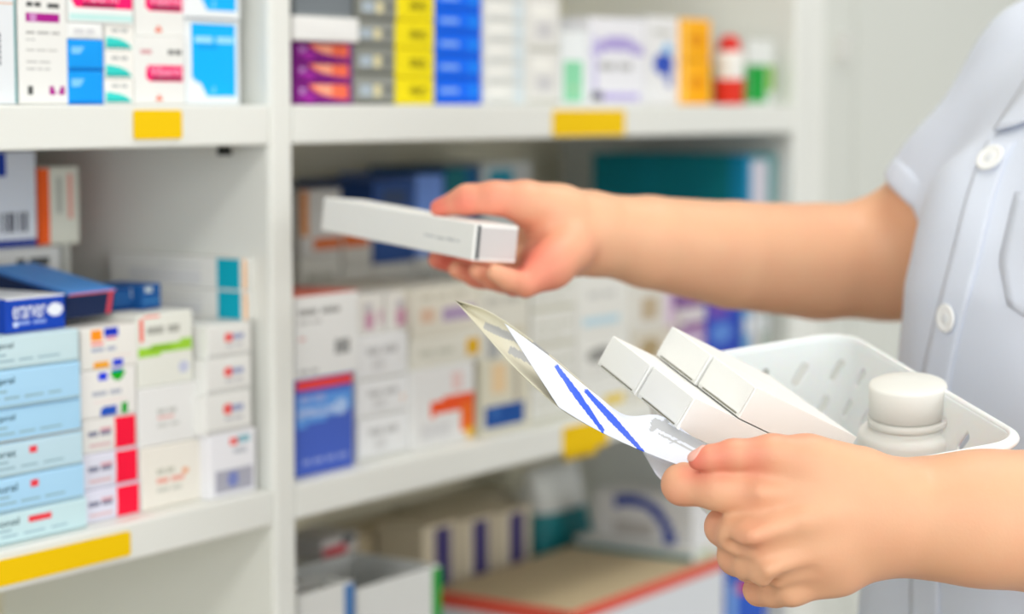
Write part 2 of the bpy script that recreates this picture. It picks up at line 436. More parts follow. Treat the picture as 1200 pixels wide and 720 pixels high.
for i in range(6):
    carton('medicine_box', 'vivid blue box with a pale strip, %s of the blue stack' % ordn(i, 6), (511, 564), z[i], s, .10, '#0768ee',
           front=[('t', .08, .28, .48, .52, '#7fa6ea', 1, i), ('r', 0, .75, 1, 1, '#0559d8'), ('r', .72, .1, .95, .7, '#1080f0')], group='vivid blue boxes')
z = stackz(590, (122.5, 99, 75, 50, 26, 2, -24), s, ZU)
for i in range(6):
    carton('medicine_box', 'white box, %s of the white stack beside the vivid blue boxes' % ordn(i, 6), (567, 618), z[i], s, .10, '#e0e1dc',
           front=[('r', .68, 0, .92, 1, '#cdd8dc'), ('r', .1, .78, .66, .92, '#c8cac6'), ('r', .08, .2, .45, .5, '#ecebe4')], group='white boxes with a pale blue band')
z = stackz(637, (122.5, 61, -2, -40), s, ZU)
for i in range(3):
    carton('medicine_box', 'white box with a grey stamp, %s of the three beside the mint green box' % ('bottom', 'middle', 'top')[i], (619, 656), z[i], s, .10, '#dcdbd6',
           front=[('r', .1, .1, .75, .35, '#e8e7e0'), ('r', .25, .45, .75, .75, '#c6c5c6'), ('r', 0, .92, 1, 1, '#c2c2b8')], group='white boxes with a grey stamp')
z = stackz(672, (123, 36), s, ZU)
carton('medicine_box', 'narrow white box with a mint green lower panel', (657, 688), z[0], s + .01, .10, '#e2e6e6', front=[('r', .1, .40, .82, .97, '#86cfa4'), ('r', .35, .75, .6, .83, '#a8c8a0')])
z = stackz(722, (123.5, 21), s, ZU)
carton('medicine_box', 'white carton with a violet arch print', (691, 756), z[0], s + .005, .10, '#e2e2e6',
       front=[('f', lambda u, v: .2 < v < .42 and ((u - .5) / .62) ** 2 + ((v - .62) / .42) ** 2 < 1 and ((u - .5) / .55) ** 2 + ((v - .68) / .32) ** 2 > 1, '#a99cd0'), ('r', .04, .2, .12, .9, '#c2bce0'), ('r', .1, .87, .9, .96, '#b3a8d8'),
              ('t', .15, .52, .75, .6, '#a9a9a8', 2, 3), ('r', .03, .86, .22, .96, '#3a3a48')])
z = stackz(775, (123.5, 19), s, ZU)
carton('medicine_box', 'white carton with a dark blue swirl mark', (757, 797), z[0], s + .008, .10, '#e0e0e0',
       front=[('e', .5, .54, .30, .13, '#2a4cb0'), ('e', .62, .36, .14, .06, '#6fb2e0'), ('r', .58, .6, .75, .8, '#5a6cb8'), ('t', .2, .14, .75, .2, '#b8b8b0', 1, 3)])
z = stackz(815, (123, 72, 22), s, ZU)
for i in (0, 1):
    carton('medicine_box', 'amber yellow box, %s of the two beside the red capped bottle' % ('lower' if i == 0 else 'upper'), (799, 833), z[i], s + .004, .08, '#f6ae0c',
           front=[('e', .5, .5, .28, .2, '#e29406'), ('r', 0, .95, 1, 1, '#d89408'), ('r', 0, 0, .12, 1, '#f8c860')], group='amber boxes')
z = stackz(890, (122.5, 47), .02, ZU)
carton('medicine_box', 'small white box with a green lower half beside the far upright', (876, 907), z[0], .02, .09, '#dfe2de', front=[('r', .02, .38, .72, .98, '#0c9a36'), ('r', .76, .38, 1, .8, '#8ab82a')], side=[('r', 0, .38, .5, .98, '#0c9a36')])
# red capped bottle
q0 = at(854, 123, .0175); br = .0165
hb = at(854, 41, .0175).z - ZU
def lathe(name, prof, mm, parent=None, n=40, midx=None, loc=None, axis=None):
    V = []; Fc = []; MI = []
    for r_, z_ in prof:
        for k in range(n):
            t = 2 * math.pi * k / n; V.append((r_ * math.cos(t), r_ * math.sin(t), z_))
    for j in range(len(prof) - 1):
        for k in range(n):
            Fc.append((j * n + k, j * n + (k + 1) % n, (j + 1) * n + (k + 1) % n, (j + 1) * n + k)); MI.append(midx[j] if midx else 0)
    Fc.append(tuple(range(n))[::-1]); MI.append(MI[0]); Fc.append(tuple((len(prof) - 1) * n + k for k in range(n))); MI.append(MI[-2] if False else (midx[-1] if midx else 0))
    return link(name, V, Fc, mm, parent, MI, smooth=True, loc=loc)
bt = thing('medicine_bottle', 'small red and white bottle with a domed red cap between the amber and green boxes', 'bottle', (q0.x, q0.y, ZU))
lathe('bottle_body', [(br * .96, .0003), (br, .002), (br, hb * .36), (br, hb * .37), (br, hb * .66), (br * .92, hb * .74), (br * .7, hb * .765)], [mat('#dc3524'), mat('#e4e4de')], bt, midx=[0, 0, 0, 1, 1, 1])
lathe('cap', [(br * .72, hb * .755), (br * .74, hb * .77), (br * .74, hb * .85), (br * .64, hb * .93), (br * .42, hb * .985), (br * .1, hb)], mat('#d8302a', .35), bt)

# ================================================================== lower shelf, nearer bay
s = 0.012
ys = (622, 585, 545.5, 507, 467.5, 424, 386)
z = stackz(95, ys, s, ZL)
bc = ['#c4dfe4', '#a9d4f0', '#bcd8e4', '#a6d2ee', '#a9d4f0', '#c6dee4']
txt = ['Bronal', 'Neural', 'Norat', 'Bropral', 'Bropral', 'Bropral']
for i in range(6):
    red = [('r', .725, .14, .765, .36, '#e8404c')] if i in (1, 2) else ([('r', .705, .18, .82, .40, '#e8404c')] if i == 0 else [])
    carton('medicine_box', '%s blue box with a dark word, %s of the light blue stack' % (('pale' if i in (0, 2, 5) else 'sky'), ordn(i, 6)), (-150, (103, 100, 98, 96, 95, 93)[i]), z[i], s + (0, .001, .002, .003, .0015, .003)[i], .12, bc[i],
           front=[('t', .45, .50, .62, .57, '#8fb0bc', 1, i), ('t', .45, .70, .90, .77, '#93b4c0', 4, i), ('r', 0, .95, 1, 1, '#9ab4b8' if i != 3 else '#a89a80')] + red,
           text=[(txt[i], .505, .16, .655, .38, '#2c4e58')], group='light blue boxes')
zt = z[5][1]
zz = (zt + .0004, at(77, 344, .03).z)
carton('medicine_box', 'dark blue box with a white word and oval logo lying on the light blue stack', (7, 77), zz, .028, .075, '#1442ae', top='#e4e8ee',
       front=[('e', .82, .42, .14, .21, '#e8ecf4'), ('t', .12, .70, .66, .80, '#8ea4dc', 2, 3), ('r', .10, .70, .18, .86, '#c8d4f0')],
       text=[('erarver', .10, .24, .64, .60, '#eef2fa')])
# column with the coloured squares
s = .02
z = stackz(140, (609, 569, 528, 488), s, ZL)
for i in range(3):
    carton('medicine_box', '%s box with a red end panel, %s of the three' % (('lavender', 'lavender', 'white')[i], ('bottom', 'middle', 'top')[i]), (97, 165 - 2 * i), z[i], s + .0015 * i, .12, ('#d9d9e8', '#d9d9e6', '#e2e0dc')[i],
           front=[('r', .58, 0, .985, 1, '#f4103a'), ('t', .08, .34, .5, .5, '#7a7c94', 2, i), ('r', .3, .26, .52, .36, '#d8a0a8'), ('t', .1, .74, .5, .84, '#d6b4b6', 1, i)], group='boxes with a red end')
z2 = [(z[2][1] + .0004, at(128, 433, s).z)]; z2.append((z2[0][1] + .0004, at(128, 383.5, s).z))
carton('medicine_box', 'white box with blue and green squares on the red ended boxes', (95, 160), z2[0], s + .003, .12, '#e8e6e2',
       front=[('f', lambda u, v: .30 < u < .46 and .04 < v < .22, '#1a3ad8'), ('e', .66, .10, .13, .14, '#10a81c'), ('r', .55, 0, .74, .05, '#1a3ad8'), ('t', .18, .44, .72, .54, '#b0b4c0', 2, 3), ('r', .2, .66, .8, .69, '#ecd6d4'),
              ('f', lambda u, v: .34 + (.9 - v) * .2 < u < .62 and v > .78, '#2455c0'), ('r', .72, .76, .84, 1, '#14a02c')])
carton('medicine_box', 'white box with orange and blue squares, topmost of its column', (95, 161), z2[1], s + .003, .13, '#e8e6e0',
       front=[('r', .16, .02, .36, .30, '#f8941a'), ('r', .40, .0, .66, .22, '#1a34c0'), ('r', .16, .34, .38, .42, '#f08a88'), ('r', .42, .24, .62, .30, '#e87a8a'), ('t', .16, .48, .6, .58, '#aab0c4', 2, 5), ('r', .2, .72, .9, .75, '#ecd8d4'), ('r', .2, .84, .48, 1, '#f6a81c'), ('r', .55, .82, .74, 1, '#1a3ad8')])
zc2 = z2[1][1]
# column with the green band
z = stackz(200, (590, 521, 452, 367), s, ZL)
carton('medicine_box', 'cream box with orange print, bottom of the column beside the red ended boxes', (166, 240), z[0], s, .12, '#e6e2d8', front=[('t', .22, .36, .5, .45, '#c0bfb2', 2, 1), ('t', .22, .52, .66, .6, '#e6a090', 2, 2), ('t', .22, .68, .62, .75, '#c6c6bc', 2, 3), ('e', .68, .46, .05, .06, '#e8a070')])
carton('medicine_box', 'plain white box with a faint pink line under the green banded box', (163, 239), z[1], s + .002, .12, '#e4e4e2', front=[('t', .26, .38, .56, .46, '#c0c0bc', 2, 1), ('t', .26, .5, .52, .56, '#e0b4b0', 1, 2), ('t', .26, .64, .6, .7, '#c8c8c4', 2, 3)])
carton('medicine_box', 'white box with a lime green band and a red corner stripe', (161, 226), z[2], s + .004, .12, '#e4e5dc', front=[('r', .03, .04, .095, .36, '#ee5440'), ('r', .1, .0, .4, .03, '#ee6450'), ('t', .16, .16, .76, .27, '#a9aaa2', 2, 5), ('f', lambda u, v: .45 - u * .07 < v < .59 - u * .07, '#9ed23c'), ('t', .18, .45, .6, .5, '#7cae2c', 1, 4), ('e', .83, .78, .1, .09, '#c2c6dc')])
zc3 = z[2][1]
# column beside the upright
s4 = .010
z = stackz(268, (582, 507, 461, 420, 381), s4, ZL)
carton('medicine_box', 'white box with a grey violet panel, bottom of the column against the upright', (246, 300), z[0], s4, .13, '#e6e6ea', front=[('r', .42, .08, .6, .2, '#e86460'), ('r', .6, .06, .88, .18, '#8ab8c4'), ('t', .5, .26, .8, .34, '#b8bcc4', 1, 2), ('r', .1, .58, .94, .94, '#a9a9b6'), ('e', .48, .74, .13, .12, '#7a86c0')])
for i in range(3):
    carton('medicine_box', 'small white box with a red and blue mark, %s of the three against the upright' % ('bottom', 'middle', 'top')[i], (241 + i, 295), z[1 + i], s4 + .002 * i, .13, '#e6e6e2', front=[('e', .46, .40, .10, .16, '#ec5c58'), ('r', .55, .30, .82, .48, '#9aa2c4'), ('t', .4, .62, .8, .72, '#c4c4c8', 2, i), ('r', 0, .92, 1, 1, '#c9c9c6')], group='boxes with a red and blue mark')
zc4 = z[3][1]
# two long boxes lying on the column, long side turned to the view
z = [(zc4 + .0004, at(285, 341.5, s4 + .01).z), ]; z.append((z[0][1] + .0004, at(285, 303, s4 + .01).z))
for i in (0, 1):
    carton('medicine_box', 'long white box with a teal end, %s of the two against the upright' % ('lower' if i == 0 else 'upper'), (285 - i, 303 - i), z[i], s4 + .008 + .002 * i, .145, '#e6e6e2',
           side=[('r', .012, .03, .18, .97, '#0aa8c0'), ('r', .30, .25, .62, .32, '#d0d2d2'), ('r', .30, .45, .85, .9, '#d9dadb')],
           front=[('r', 0, 0, .20, 1, '#f0b060')], group='long teal ended boxes')
# blue packs lying behind, on the two middle columns
zb_ = max(zc2, zc3) + .0005
def loose_pack(label, px, py0, py1, s_, dep, basecol, yaw, zb=None, **kw):
    zlow = zb_ if zb is None else zb
    return carton('medicine_pack', label, px, (zlow, max(zlow + .008, at((px[0] + px[1]) / 2, py0, s_).z)), s_, dep, basecol, yaw=yaw, cat='medicine pack', **kw)
np_ = loose_pack('navy flat pack with a light blue top and red edge lying across the middle columns', (74, 134), 340, 362, .045, .085, '#17284e', .06, top='#4f92dc', front=[('r', .86, 0, .95, 1, '#d84a5a'), ('r', 0, 0, 1, .08, '#d86a7a')], side=[('r', 0, 0, 1, .12, '#3a6cb4')])
np_.rotation_euler = (math.radians(11), 0, .06)
loose_pack('dark blue box with white flecks lying beside the navy flat pack', (131, 158), 337, 362, .06, .07, '#1a4a86', -.05, front=[('r', 0, .3, 1, .36, '#3c78b0'), ('r', 0, .6, 1, .66, '#3c78b0'), ('r', .82, 0, 1, .5, '#a8b4bc')])
loose_pack('small dark blue box leaning near the long white boxes', (166, 190), 333, 362, .05, .04, '#1c5494', .08, zb=zc3 + .0005, front=[('r', .1, .05, .5, .3, '#b8c4c8'), ('r', 0, .66, 1, .72, '#4a90c4')])
# back row behind the light blue stack
sb = .15
z0 = zrow(40, (335, 291, 172), sb)
carton('medicine_carton', 'tall grey white carton carrying a blue banded carton behind the light blue stack', (-60, 74), (ZL + .0003, z0[0][1]), sb, .13, '#cfcfcd', front=[('r', .60, .035, .68, .07, DT), ('r', .72, .035, .90, .07, DT)])
carton('medicine_carton', 'large white carton with a navy foot band and barcode at the back of the shelf', (-70, 43), (z0[0][1] + .0004, at(40, 171, sb).z - .004), sb + .004, .13, '#d4d8e0', front=[('r', .2, .0, .68, .25, '#1a3a9c'), ('r', 0, .92, 1, 1, '#31408c')] + [('r', .58 + .055 * k, .63, .60 + .055 * k + .015 * (k % 3), .84, '#5a5c66') for k in range(6)] + [('r', .3, .63, .52, .84, '#666872')])
zo = (z0[0][1] + .0004, at(55, 196, sb + .01).z)
carton('medicine_box', 'white box with a bright orange edge beside the navy banded carton', (46, 93), zo, sb + .01, .075, '#d9d9cc', front=[('r', 0, 0, .24, 1, '#f06020'), ('r', .42, .12, .56, .6, '#b0b2a8'), ('r', .72, .08, .84, .68, '#e49a8c')], side=[('r', 0, 0, 1, 1, '#f06020')])
# its support
carton('medicine_carton', 'plain grey carton standing under the orange edged box', (76, 86), (ZL + .0003, z0[0][1]), sb + .01, .10, '#b9b9b2')

# ================================================================== lower shelf, farther bay
s = .018
z = stackz(380, (553, 441.5, 344), s, ZL)
carton('medicine_carton', 'large blue carton with a red top edge against the upright', (347, 414), z[0], s, .12, '#4560bc', front=[('r', 0, 0, 1, .10, '#e04038'), ('f', lambda u, v: .16 < v < .50 - u * .12, '#5a94dc'), ('t', .05, .16, .5, .24, '#8aa0d8', 2, 2), ('e', .78, .33, .14, .08, '#a8c4ec'), ('t', .1, .84, .9, .89, '#8696d0', 4, 2)],
       text=[('EMNULIN', .04, .30, .66, .40, '#dce6f6')])
carton('medicine_carton', 'white carton with a barcode standing on the large blue carton', (346, 420), z[1], s, .12, '#e4e5e3', front=[('t', .04, .16, .7, .23, '#9c9c9a', 2, 4), ('t', .04, .3, .4, .34, '#bcbcba', 2, 3), ('t', .05, .5, .14, .54, '#d8a4a0', 1, 4), ('t', .05, .9, .34, .95, '#b0b0b0', 2, 5)] + [('r', .62 + .05 * k, .58, .655 + .05 * k, .76, '#5a5c5c') for k in range(5)], top='#c46a5a')
z = stackz(446, (538, 490, 447, 394), s, ZL)
for i in range(3):
    carton('medicine_box', 'white box with smudged grey print, %s of three beside the large blue carton' % ('bottom', 'middle', 'top')[i], (416 + 2 * (2 - i), 478), z[i], s + .006, .12, '#e1e2e2', front=[('t', .2, .25, .8, .42, '#b8b8b8', 2, i), ('r', .3, .5, .55, .8, '#d0d0d0'), ('r', 0, .95, 1, 1, '#c6c6c0'), ('r', .88, .5, .92, .7, '#e8b898' if i == 1 else '#d8d8d6')], group='white boxes beside the blue carton')
zt = z[2][1]
z3 = (zt + .0004, at(450, 341, s + .03).z)
for k, (a, b) in enumerate(((417, 450), (452, 490))):
    carton('medicine_box', ('white box with plum marks on the three white boxes, beside the barcode carton', 'white box with a plum mark on the three white boxes, beside the cream stack')[k], (a, b), z3, s + .015, .10, '#dcdad4', front=[('r', .3, .45, .62, .9, '#c490a8'), ('r', .3, .2, .55, .42, '#b8b4b8'), ('r', .85, .4, .97, .8, '#c89ab0')])
z = stackz(520, (520, 430, 395, 338), s, ZL)
carton('medicine_box', 'white box with an orange red angle mark', (484, 556), z[0], s, .12, '#dfdfdd', front=[('f', lambda u, v: .42 - u * .05 < v < .62 - u * .05 and u > .28, '#e8521c'), ('f', lambda u, v: u > .78 and v > .5 and v < .86, '#ea6a1e'), ('r', .86, .84, 1, .98, '#e8b414'), ('r', .1, .7, .6, .9, '#d0d0d0'), ('r', .62, .08, .8, .32, '#e0c4c0')])
carton('medicine_box', 'white box with a yellow tab on the orange marked box', (482, 562), z[1], s + .004, .12, '#dad8cc', front=[('r', .80, .2, 1, .8, '#d8a80a'), ('t', .1, .4, .6, .6, '#c2c2b4', 2, 2)])
carton('medicine_box', 'cream box with a purple strip, topmost of the orange marked stack', (484, 563), z[2], s + .006, .12, '#d8d4c6', front=[('r', .42, .42, .92, .72, '#a894b4'), ('r', .1, .4, .3, .7, '#d4b49c'), ('t', .1, .1, .8, .22, '#c4c0b0', 3, 2)])
z = stackz(592, (505, 420, 335), s, ZL)
carton('medicine_box', 'cream box with a navy foot band', (564, 621), z[0], s, .12, '#d4d0bc', front=[('r', .06, .62, .88, .92, '#124a94'), ('r', .2, .66, .35, .78, '#3a6ab0'), ('r', .2, .05, .5, .45, '#e0c49a'), ('r', .66, .0, .78, .6, '#b0a896')])
carton('medicine_box', 'cream box with a grey stripe on the navy footed box', (563, 620), z[1], s + .003, .12, '#d6d4c8', front=[('r', .12, .45, .38, 1, '#a6a8a8'), ('r', .5, .6, .9, .7, '#c8c0a8'), ('t', .1, .15, .8, .25, '#bcbab0', 2, 2)])
for k, (a, b, ys, c_) in enumerate(((623, 674, (497, 452, 408, 366, 320), '#d9d9d2'), (676, 738, (488, 440, 392, 320), '#dcdcd6'))):
    z = stackz((a + b) / 2, ys, s, ZL)
    for i, zz in enumerate(z):
        if k == 0:
            lb = 'grey lined white box, %s of the stack behind the striped pouch' % ordn(i, 4); fr = [('t', .1, .3, .9, .4, '#bcbcae', 3, i), ('t', .1, .6, .7, .7, '#c4c4b8', 2, i), ('r', 0, .9, 1, 1, '#bab8a4')]
        else:
            lb = ('white box with a yellow foot', 'white box with a black grey smudge', 'white box with a pale cyan line')[i] + ', %s of the stack behind the white pill boxes' % ('bottom', 'middle', 'top')[i]
            fr = ([('r', .5, .6, .9, .9, '#d8ba3a')], [('e', .45, .5, .28, .2, '#8a8a86')], [('r', .1, .72, .8, .86, '#b4d0dc'), ('t', .2, .3, .7, .4, '#c0c0bc', 2, 1)])[i]
        carton('medicine_box', lb, (a, b), zz, s + .002 * i, .12, c_, front=fr, group='white boxes behind the pouch' if k == 0 else None)
z = stackz(770, (480, 430, 385, 330), s, ZL)
for i, (lb, c_, fr) in enumerate((('tan marked white box, bottom of the stack under the reaching forearm', '#d6d3c8', [('r', .2, .2, .8, .5, '#c4b8a0')]),
        ('beige box with a brown blotch under the reaching forearm', '#cfc9ba', [('e', .4, .5, .25, .3, '#a8946e')]),
        ('white box with an ochre blotch, topmost of the stack under the reaching forearm', '#d6d4cc', [('r', .2, .3, .6, .8, '#b8a68a'), ('r', .8, 0, 1, 1, '#d0b8d0')]))):
    carton('medicine_box', lb, (741, 790), z[i], s, .12, c_, front=fr)
z = stackz(808, (470, 425, 385, 362, 336), .008, ZL)
for i, zz in enumerate(z):
    carton('medicine_box', ('mauve and white box, %s of the mauve stack') % ordn(i, 4), (799, 827), zz, .008, .12, ('#b4a0bc', '#a88ab0', '#cfcac8', '#8a6a9c')[i], front=[('r', .0, .7, 1, 1, '#8c5a92'), ('t', .2, .25, .8, .45, '#d8d0dc', 2, i)], group='mauve boxes')
z = stackz(850, (462, 415, 352), .006, ZL)
for i, zz in enumerate(z):
    carton('medicine_box', ('royal blue box, lower of the two beside the mauve stack', 'royal blue box with a violet corner, upper of the two beside the mauve stack')[i], (829, 869), zz, .006, .12, '#2a48b4', front=[('r', 0, .0, .6, .3, '#6a4aa8'), ('e', .4, .6, .3, .2, '#5a86d0'), ('r', .85, 0, 1, 1, '#1c36a0')])
z = stackz(885, (458, 352), .004, ZL)
for k, (a, b, c_, lb) in enumerate(((871, 880, '#6a9cc4', 'narrow pale blue box beside the royal blue pair'), (881, 890, '#c8c4c4', 'narrow grey white box beside the pale blue one'), (891, 901, '#a4b0a8', 'narrow grey green box next to the far upright'))):
    carton('medicine_box', lb, (a, b), z[0], .004, .12, c_, front=[('r', .1, .2, .9, .4, '#d4d8dc'), ('r', 0, .9, 1, 1, '#888c90')])
# big teal carton on top of them
ztop = max(at(850, 352, s + .01).z, at(885, 352, s + .01).z, at(808, 336, s + .01).z) + .0008
carton('storage_carton', 'big dark teal carton with a pale end panel on the boxes by the far upright', (874, 909), (ztop, at(890, 181, .016).z), .015, .20, '#0c7e88', front=[('r', .0, 0, .14, 1, '#1a86b8'), ('r', .16, .04, .72, .96, '#c9c6d0'), ('r', .74, 0, 1, 1, '#5a9494')], side=[('r', 0, 0, .10, 1, '#1284a8'), ('r', .1, 0, .55, 1, '#0a7a82')])
# back row: cartons standing deep in the bay
sb = .19
def backcol(label, px, ytop, ybot, c_, s_=sb, dep=.10, supp=None, **kw):
    zt_ = at((px[0] + px[1]) / 2, ytop, s_).z; zb__ = at((px[0] + px[1]) / 2, ybot, s_).z
    if supp: carton('medicine_carton', supp, px, (ZL + .0003, zb__ - .0004), s_, dep, '#cfccc2', front=[('t', .15, .1, .8, .14, '#a9a698', 2, 3), ('r', .3, .2, .6, .26, '#b4b0a6')])
    carton('medicine_carton', label, px, (zb__, zt_), s_, dep, c_, **kw)
backcol('white carton with an amber edge and brown foot bar behind the barcode carton', (352, 400), 222, 300, '#c9c6c0', supp='grey white carton under the amber edged carton', front=[('r', 0, 0, .18, .7, '#c8781c'), ('r', .3, .74, 1, .92, '#d06a30')], dep=.1)
backcol('orange barred white carton deep behind the held box', (402, 436), 268, 310, '#c6c2b8', supp='grey white carton deep behind the held box', front=[('r', 0, .1, .9, .5, '#d0662c')])
backcol('navy carton standing deep behind the held box', (438, 486), 212, 308, '#2c4c88', supp='pale carton under the navy carton', front=[('r', .2, .1, .8, .3, '#3a4a6a')])
backcol('periwinkle carton between the navy and the deep teal cartons', (488, 520), 205, 300, '#7496dc', s_=sb + .004, supp='pale carton under the periwinkle carton', front=[('r', .1, .5, .9, .9, '#12366c')])
backcol('deep teal and navy carton behind the gripping hand', (522, 562), 196, 330, '#1a5a86', s_=sb + .008, supp='pale carton under the deep teal carton', front=[('r', 0, 0, .6, .3, '#1a6a70'), ('r', 0, .7, 1, 1, '#0c2e64')])
backcol('sea blue carton with a pale end behind the gripping hand', (566, 622), 191, 310, '#cfd2cc', s_=sb + .01, supp='pale carton under the sea blue carton', front=[('r', .1, .05, .62, .4, '#2a8ea4'), ('r', .66, .05, .95, .5, '#b4b4b0')])

# ================================================================== lowest bay: boxes and bags heaped below
ZB = ZL - 0.30
def low(name, label, px, ytop, s_, dep, c_, cat='medicine box', zb=None, **kw):
    zt_ = at((px[0] + px[1]) / 2, ytop, s_).z
    b = ZB + .0003 if zb is None else zb
    carton(name, label, px, (b, zt_), s_, dep, c_, cat=cat, **kw); return zt_
low('storage_carton', 'beige carton standing at the back of the lowest bay', (420, 500), 618, .25, .05, '#b8a98c', cat='carton', front=[('t', .2, .1, .6, .14, '#8a8070', 2, 3)])
low('storage_carton', 'grey beige carton with a dark round stamp at the back of the lowest bay', (503, 600), 588, .255, .05, '#b4aa94', cat='carton', front=[('e', .55, .08, .14, .03, '#5c5c50')])
for k, (a, b, y) in enumerate(((496, 537, 614), (541, 580, 606), (584, 622, 597))):
    low('medicine_carton', 'tall beige carton with a purple panel, %s of three counted from the grey trays' % ('first', 'second', 'third')[k], (a, b), y, .185, .06, '#c8bca4', front=[('r', .32, .02, .80, .42, '#3e3668')], group='purple panelled cartons')
zt = low('storage_carton', 'wide flat beige carton with a red rim at the front of the lowest bay', (668, 848), 684, .004, .166, '#d8dce0', cat='carton', front=[('r', 0, 0, 1, .12, '#dc5a48')], side=[('r', 0, 0, 1, .14, '#dc5a48'), ('r', .3, .5, .4, .8, '#e08a58')], top='#c9b794')
zt0 = low('medicine_box', 'white box under the red and grey pack in the lowest bay', (352, 398), 662, .135, .08, '#d8d8d2', front=[('r', .1, .1, .7, .3, '#bfc0bc')])
low('medicine_pack', 'small red and grey pack lying on a white box in the lowest bay', (376, 420), 628, .145, .05, '#c8c4c0', cat='medicine pack', zb=zt0 + .0004, front=[('f', lambda u, v: v > .5 - u * .2 and u < .7, '#c84a58'), ('e', .75, .25, .22, .25, '#2f3d40')], yaw=.05)
# open white trays
def tray(label, px, ytop, s_, dep, c_, ec):
    q0_, q1_ = at(px[0], ytop, s_), at(px[1], ytop, s_); hh = q0_.z - ZB; ww = q1_.x - q0_.x
    t = thing('open_tray', label, 'tray', ((q0_.x + q1_.x) / 2, SHELF_Y + s_, ZB + .0003))
    bm = bmesh.new(); tk = .003
    for lo, hi in (((-ww / 2, 0, 0), (ww / 2, tk, hh)), ((-ww / 2, dep - tk, 0), (ww / 2, dep, hh)), ((-ww / 2, tk, 0), (-ww / 2 + tk, dep - tk, hh)), ((ww / 2 - tk, tk, 0), (ww / 2, dep - tk, hh))):
        bm_box(bm, lo, hi, .0008)
    bm_box(bm, (-ww / 2 + tk, tk, 0), (ww / 2 - tk, dep - tk, tk), 0)
    from_bm('tray_body', bm, mat(c_), t)
    bm = bmesh.new(); bm_box(bm, (ww / 2 - .012, -.0008, hh * .45), (ww / 2 + .0008, .0002, hh - .002), 0); from_bm('corner_sticker', bm, mat(ec), t)
    return t
tray('open white tray with a green corner sticker in the lowest bay', (418, 516), 692, .02, .10, '#dcdedb', '#2f9a3c')
tray('open white tray with a blue sticker standing against the upright in the lowest bay', (350, 414), 700, .012, .035, '#d9dad6', '#4a78b0')
# back items at the far part of the lowest bay
def bag(name, label, px, ytop, ybase, s_, dep, c_, cc):
    "soft upright plastic bag of stock, pinched at the top"
    a, b = at(px[0], ytop, s_), at(px[1], ytop, s_); ww = b.x - a.x; h_ = a.z - ZB
    V = []; Fc = []; MI = []; n = 28; m_ = 16
    for j in range(m_ + 1):
        t = j / m_
        for k in range(n):
            an = 2 * math.pi * k / n; e = .55
            cxn = math.copysign(abs(math.cos(an)) ** e, math.cos(an)); sn = math.copysign(abs(math.sin(an)) ** e, math.sin(an))
            pinch = 1 - .75 * max(0, (t - .55) / .45) ** 1.6
            wob = 1 + .04 * math.sin(9 * t + 3 * an)
            V.append((cxn * ww / 2 * (1 - .25 * max(0, t - .6)) * wob, dep / 2 + sn * dep / 2 * pinch * wob, h_ * t + .0004))
    for j in range(m_):
        for k in range(n):
            Fc.append((j * n + k, j * n + (k + 1) % n, (j + 1) * n + (k + 1) % n, (j + 1) * n + k)); MI.append(1 if (j / m_) < .80 and (j / m_) > .66 and False else (1 if j / m_ < cc else 0))
    Fc.append(tuple(range(n))[::-1]); MI.append(0); Fc.append(tuple(m_ * n + k for k in range(n))); MI.append(0)
    o = link(name, V, Fc, [mat(c_, .3), mat('#1c7a80', .3)], None, MI, smooth=True, loc=((a.x + b.x) / 2, SHELF_Y + s_, ZB))
    return tag(o, label, 'bag')
bag('plastic_bag', 'soft white plastic bag with a teal foot at the back of the lowest bay', (644, 704), 556, 660, .19, .07, '#d6d6d0', .70)
zs_ = low('medicine_carton', 'long white carton with a teal side strip lying on the wide flat beige carton', (812, 848), 640, .012, .15, '#d8dad6', zb=zt + .0004, front=[('r', .2, .3, .6, .8, '#a8c4a0'), ('e', .5, .15, .14, .1, '#e0a890')], side=[('r', 0, .52, 1, .96, '#187480'), ('r', .2, .1, .8, .3, '#c0c4c6')])
low('medicine_carton', 'white carton with a dark blue arc lying on the teal striped carton', (812, 842), 584, .02, .125, '#dcdcdc', zb=zs_ + .0004, side=[('f', lambda t, v: .70 < (((t - .62) / .40) ** 2 + ((v - .95) / .85) ** 2) < 1.25 and t < .80, '#1c3c9c'), ('r', .40, .6, .8, .9, '#b8b4b0')])
low('medicine_box', 'blue box with a red spot below the gripping hand', (853, 898), 676, .002, .08, '#2f5cc4', front=[('e', .45, .12, .26, .08, '#c83048'), ('r', .0, .0, .2, 1, '#7aa4dc')], zb=None)

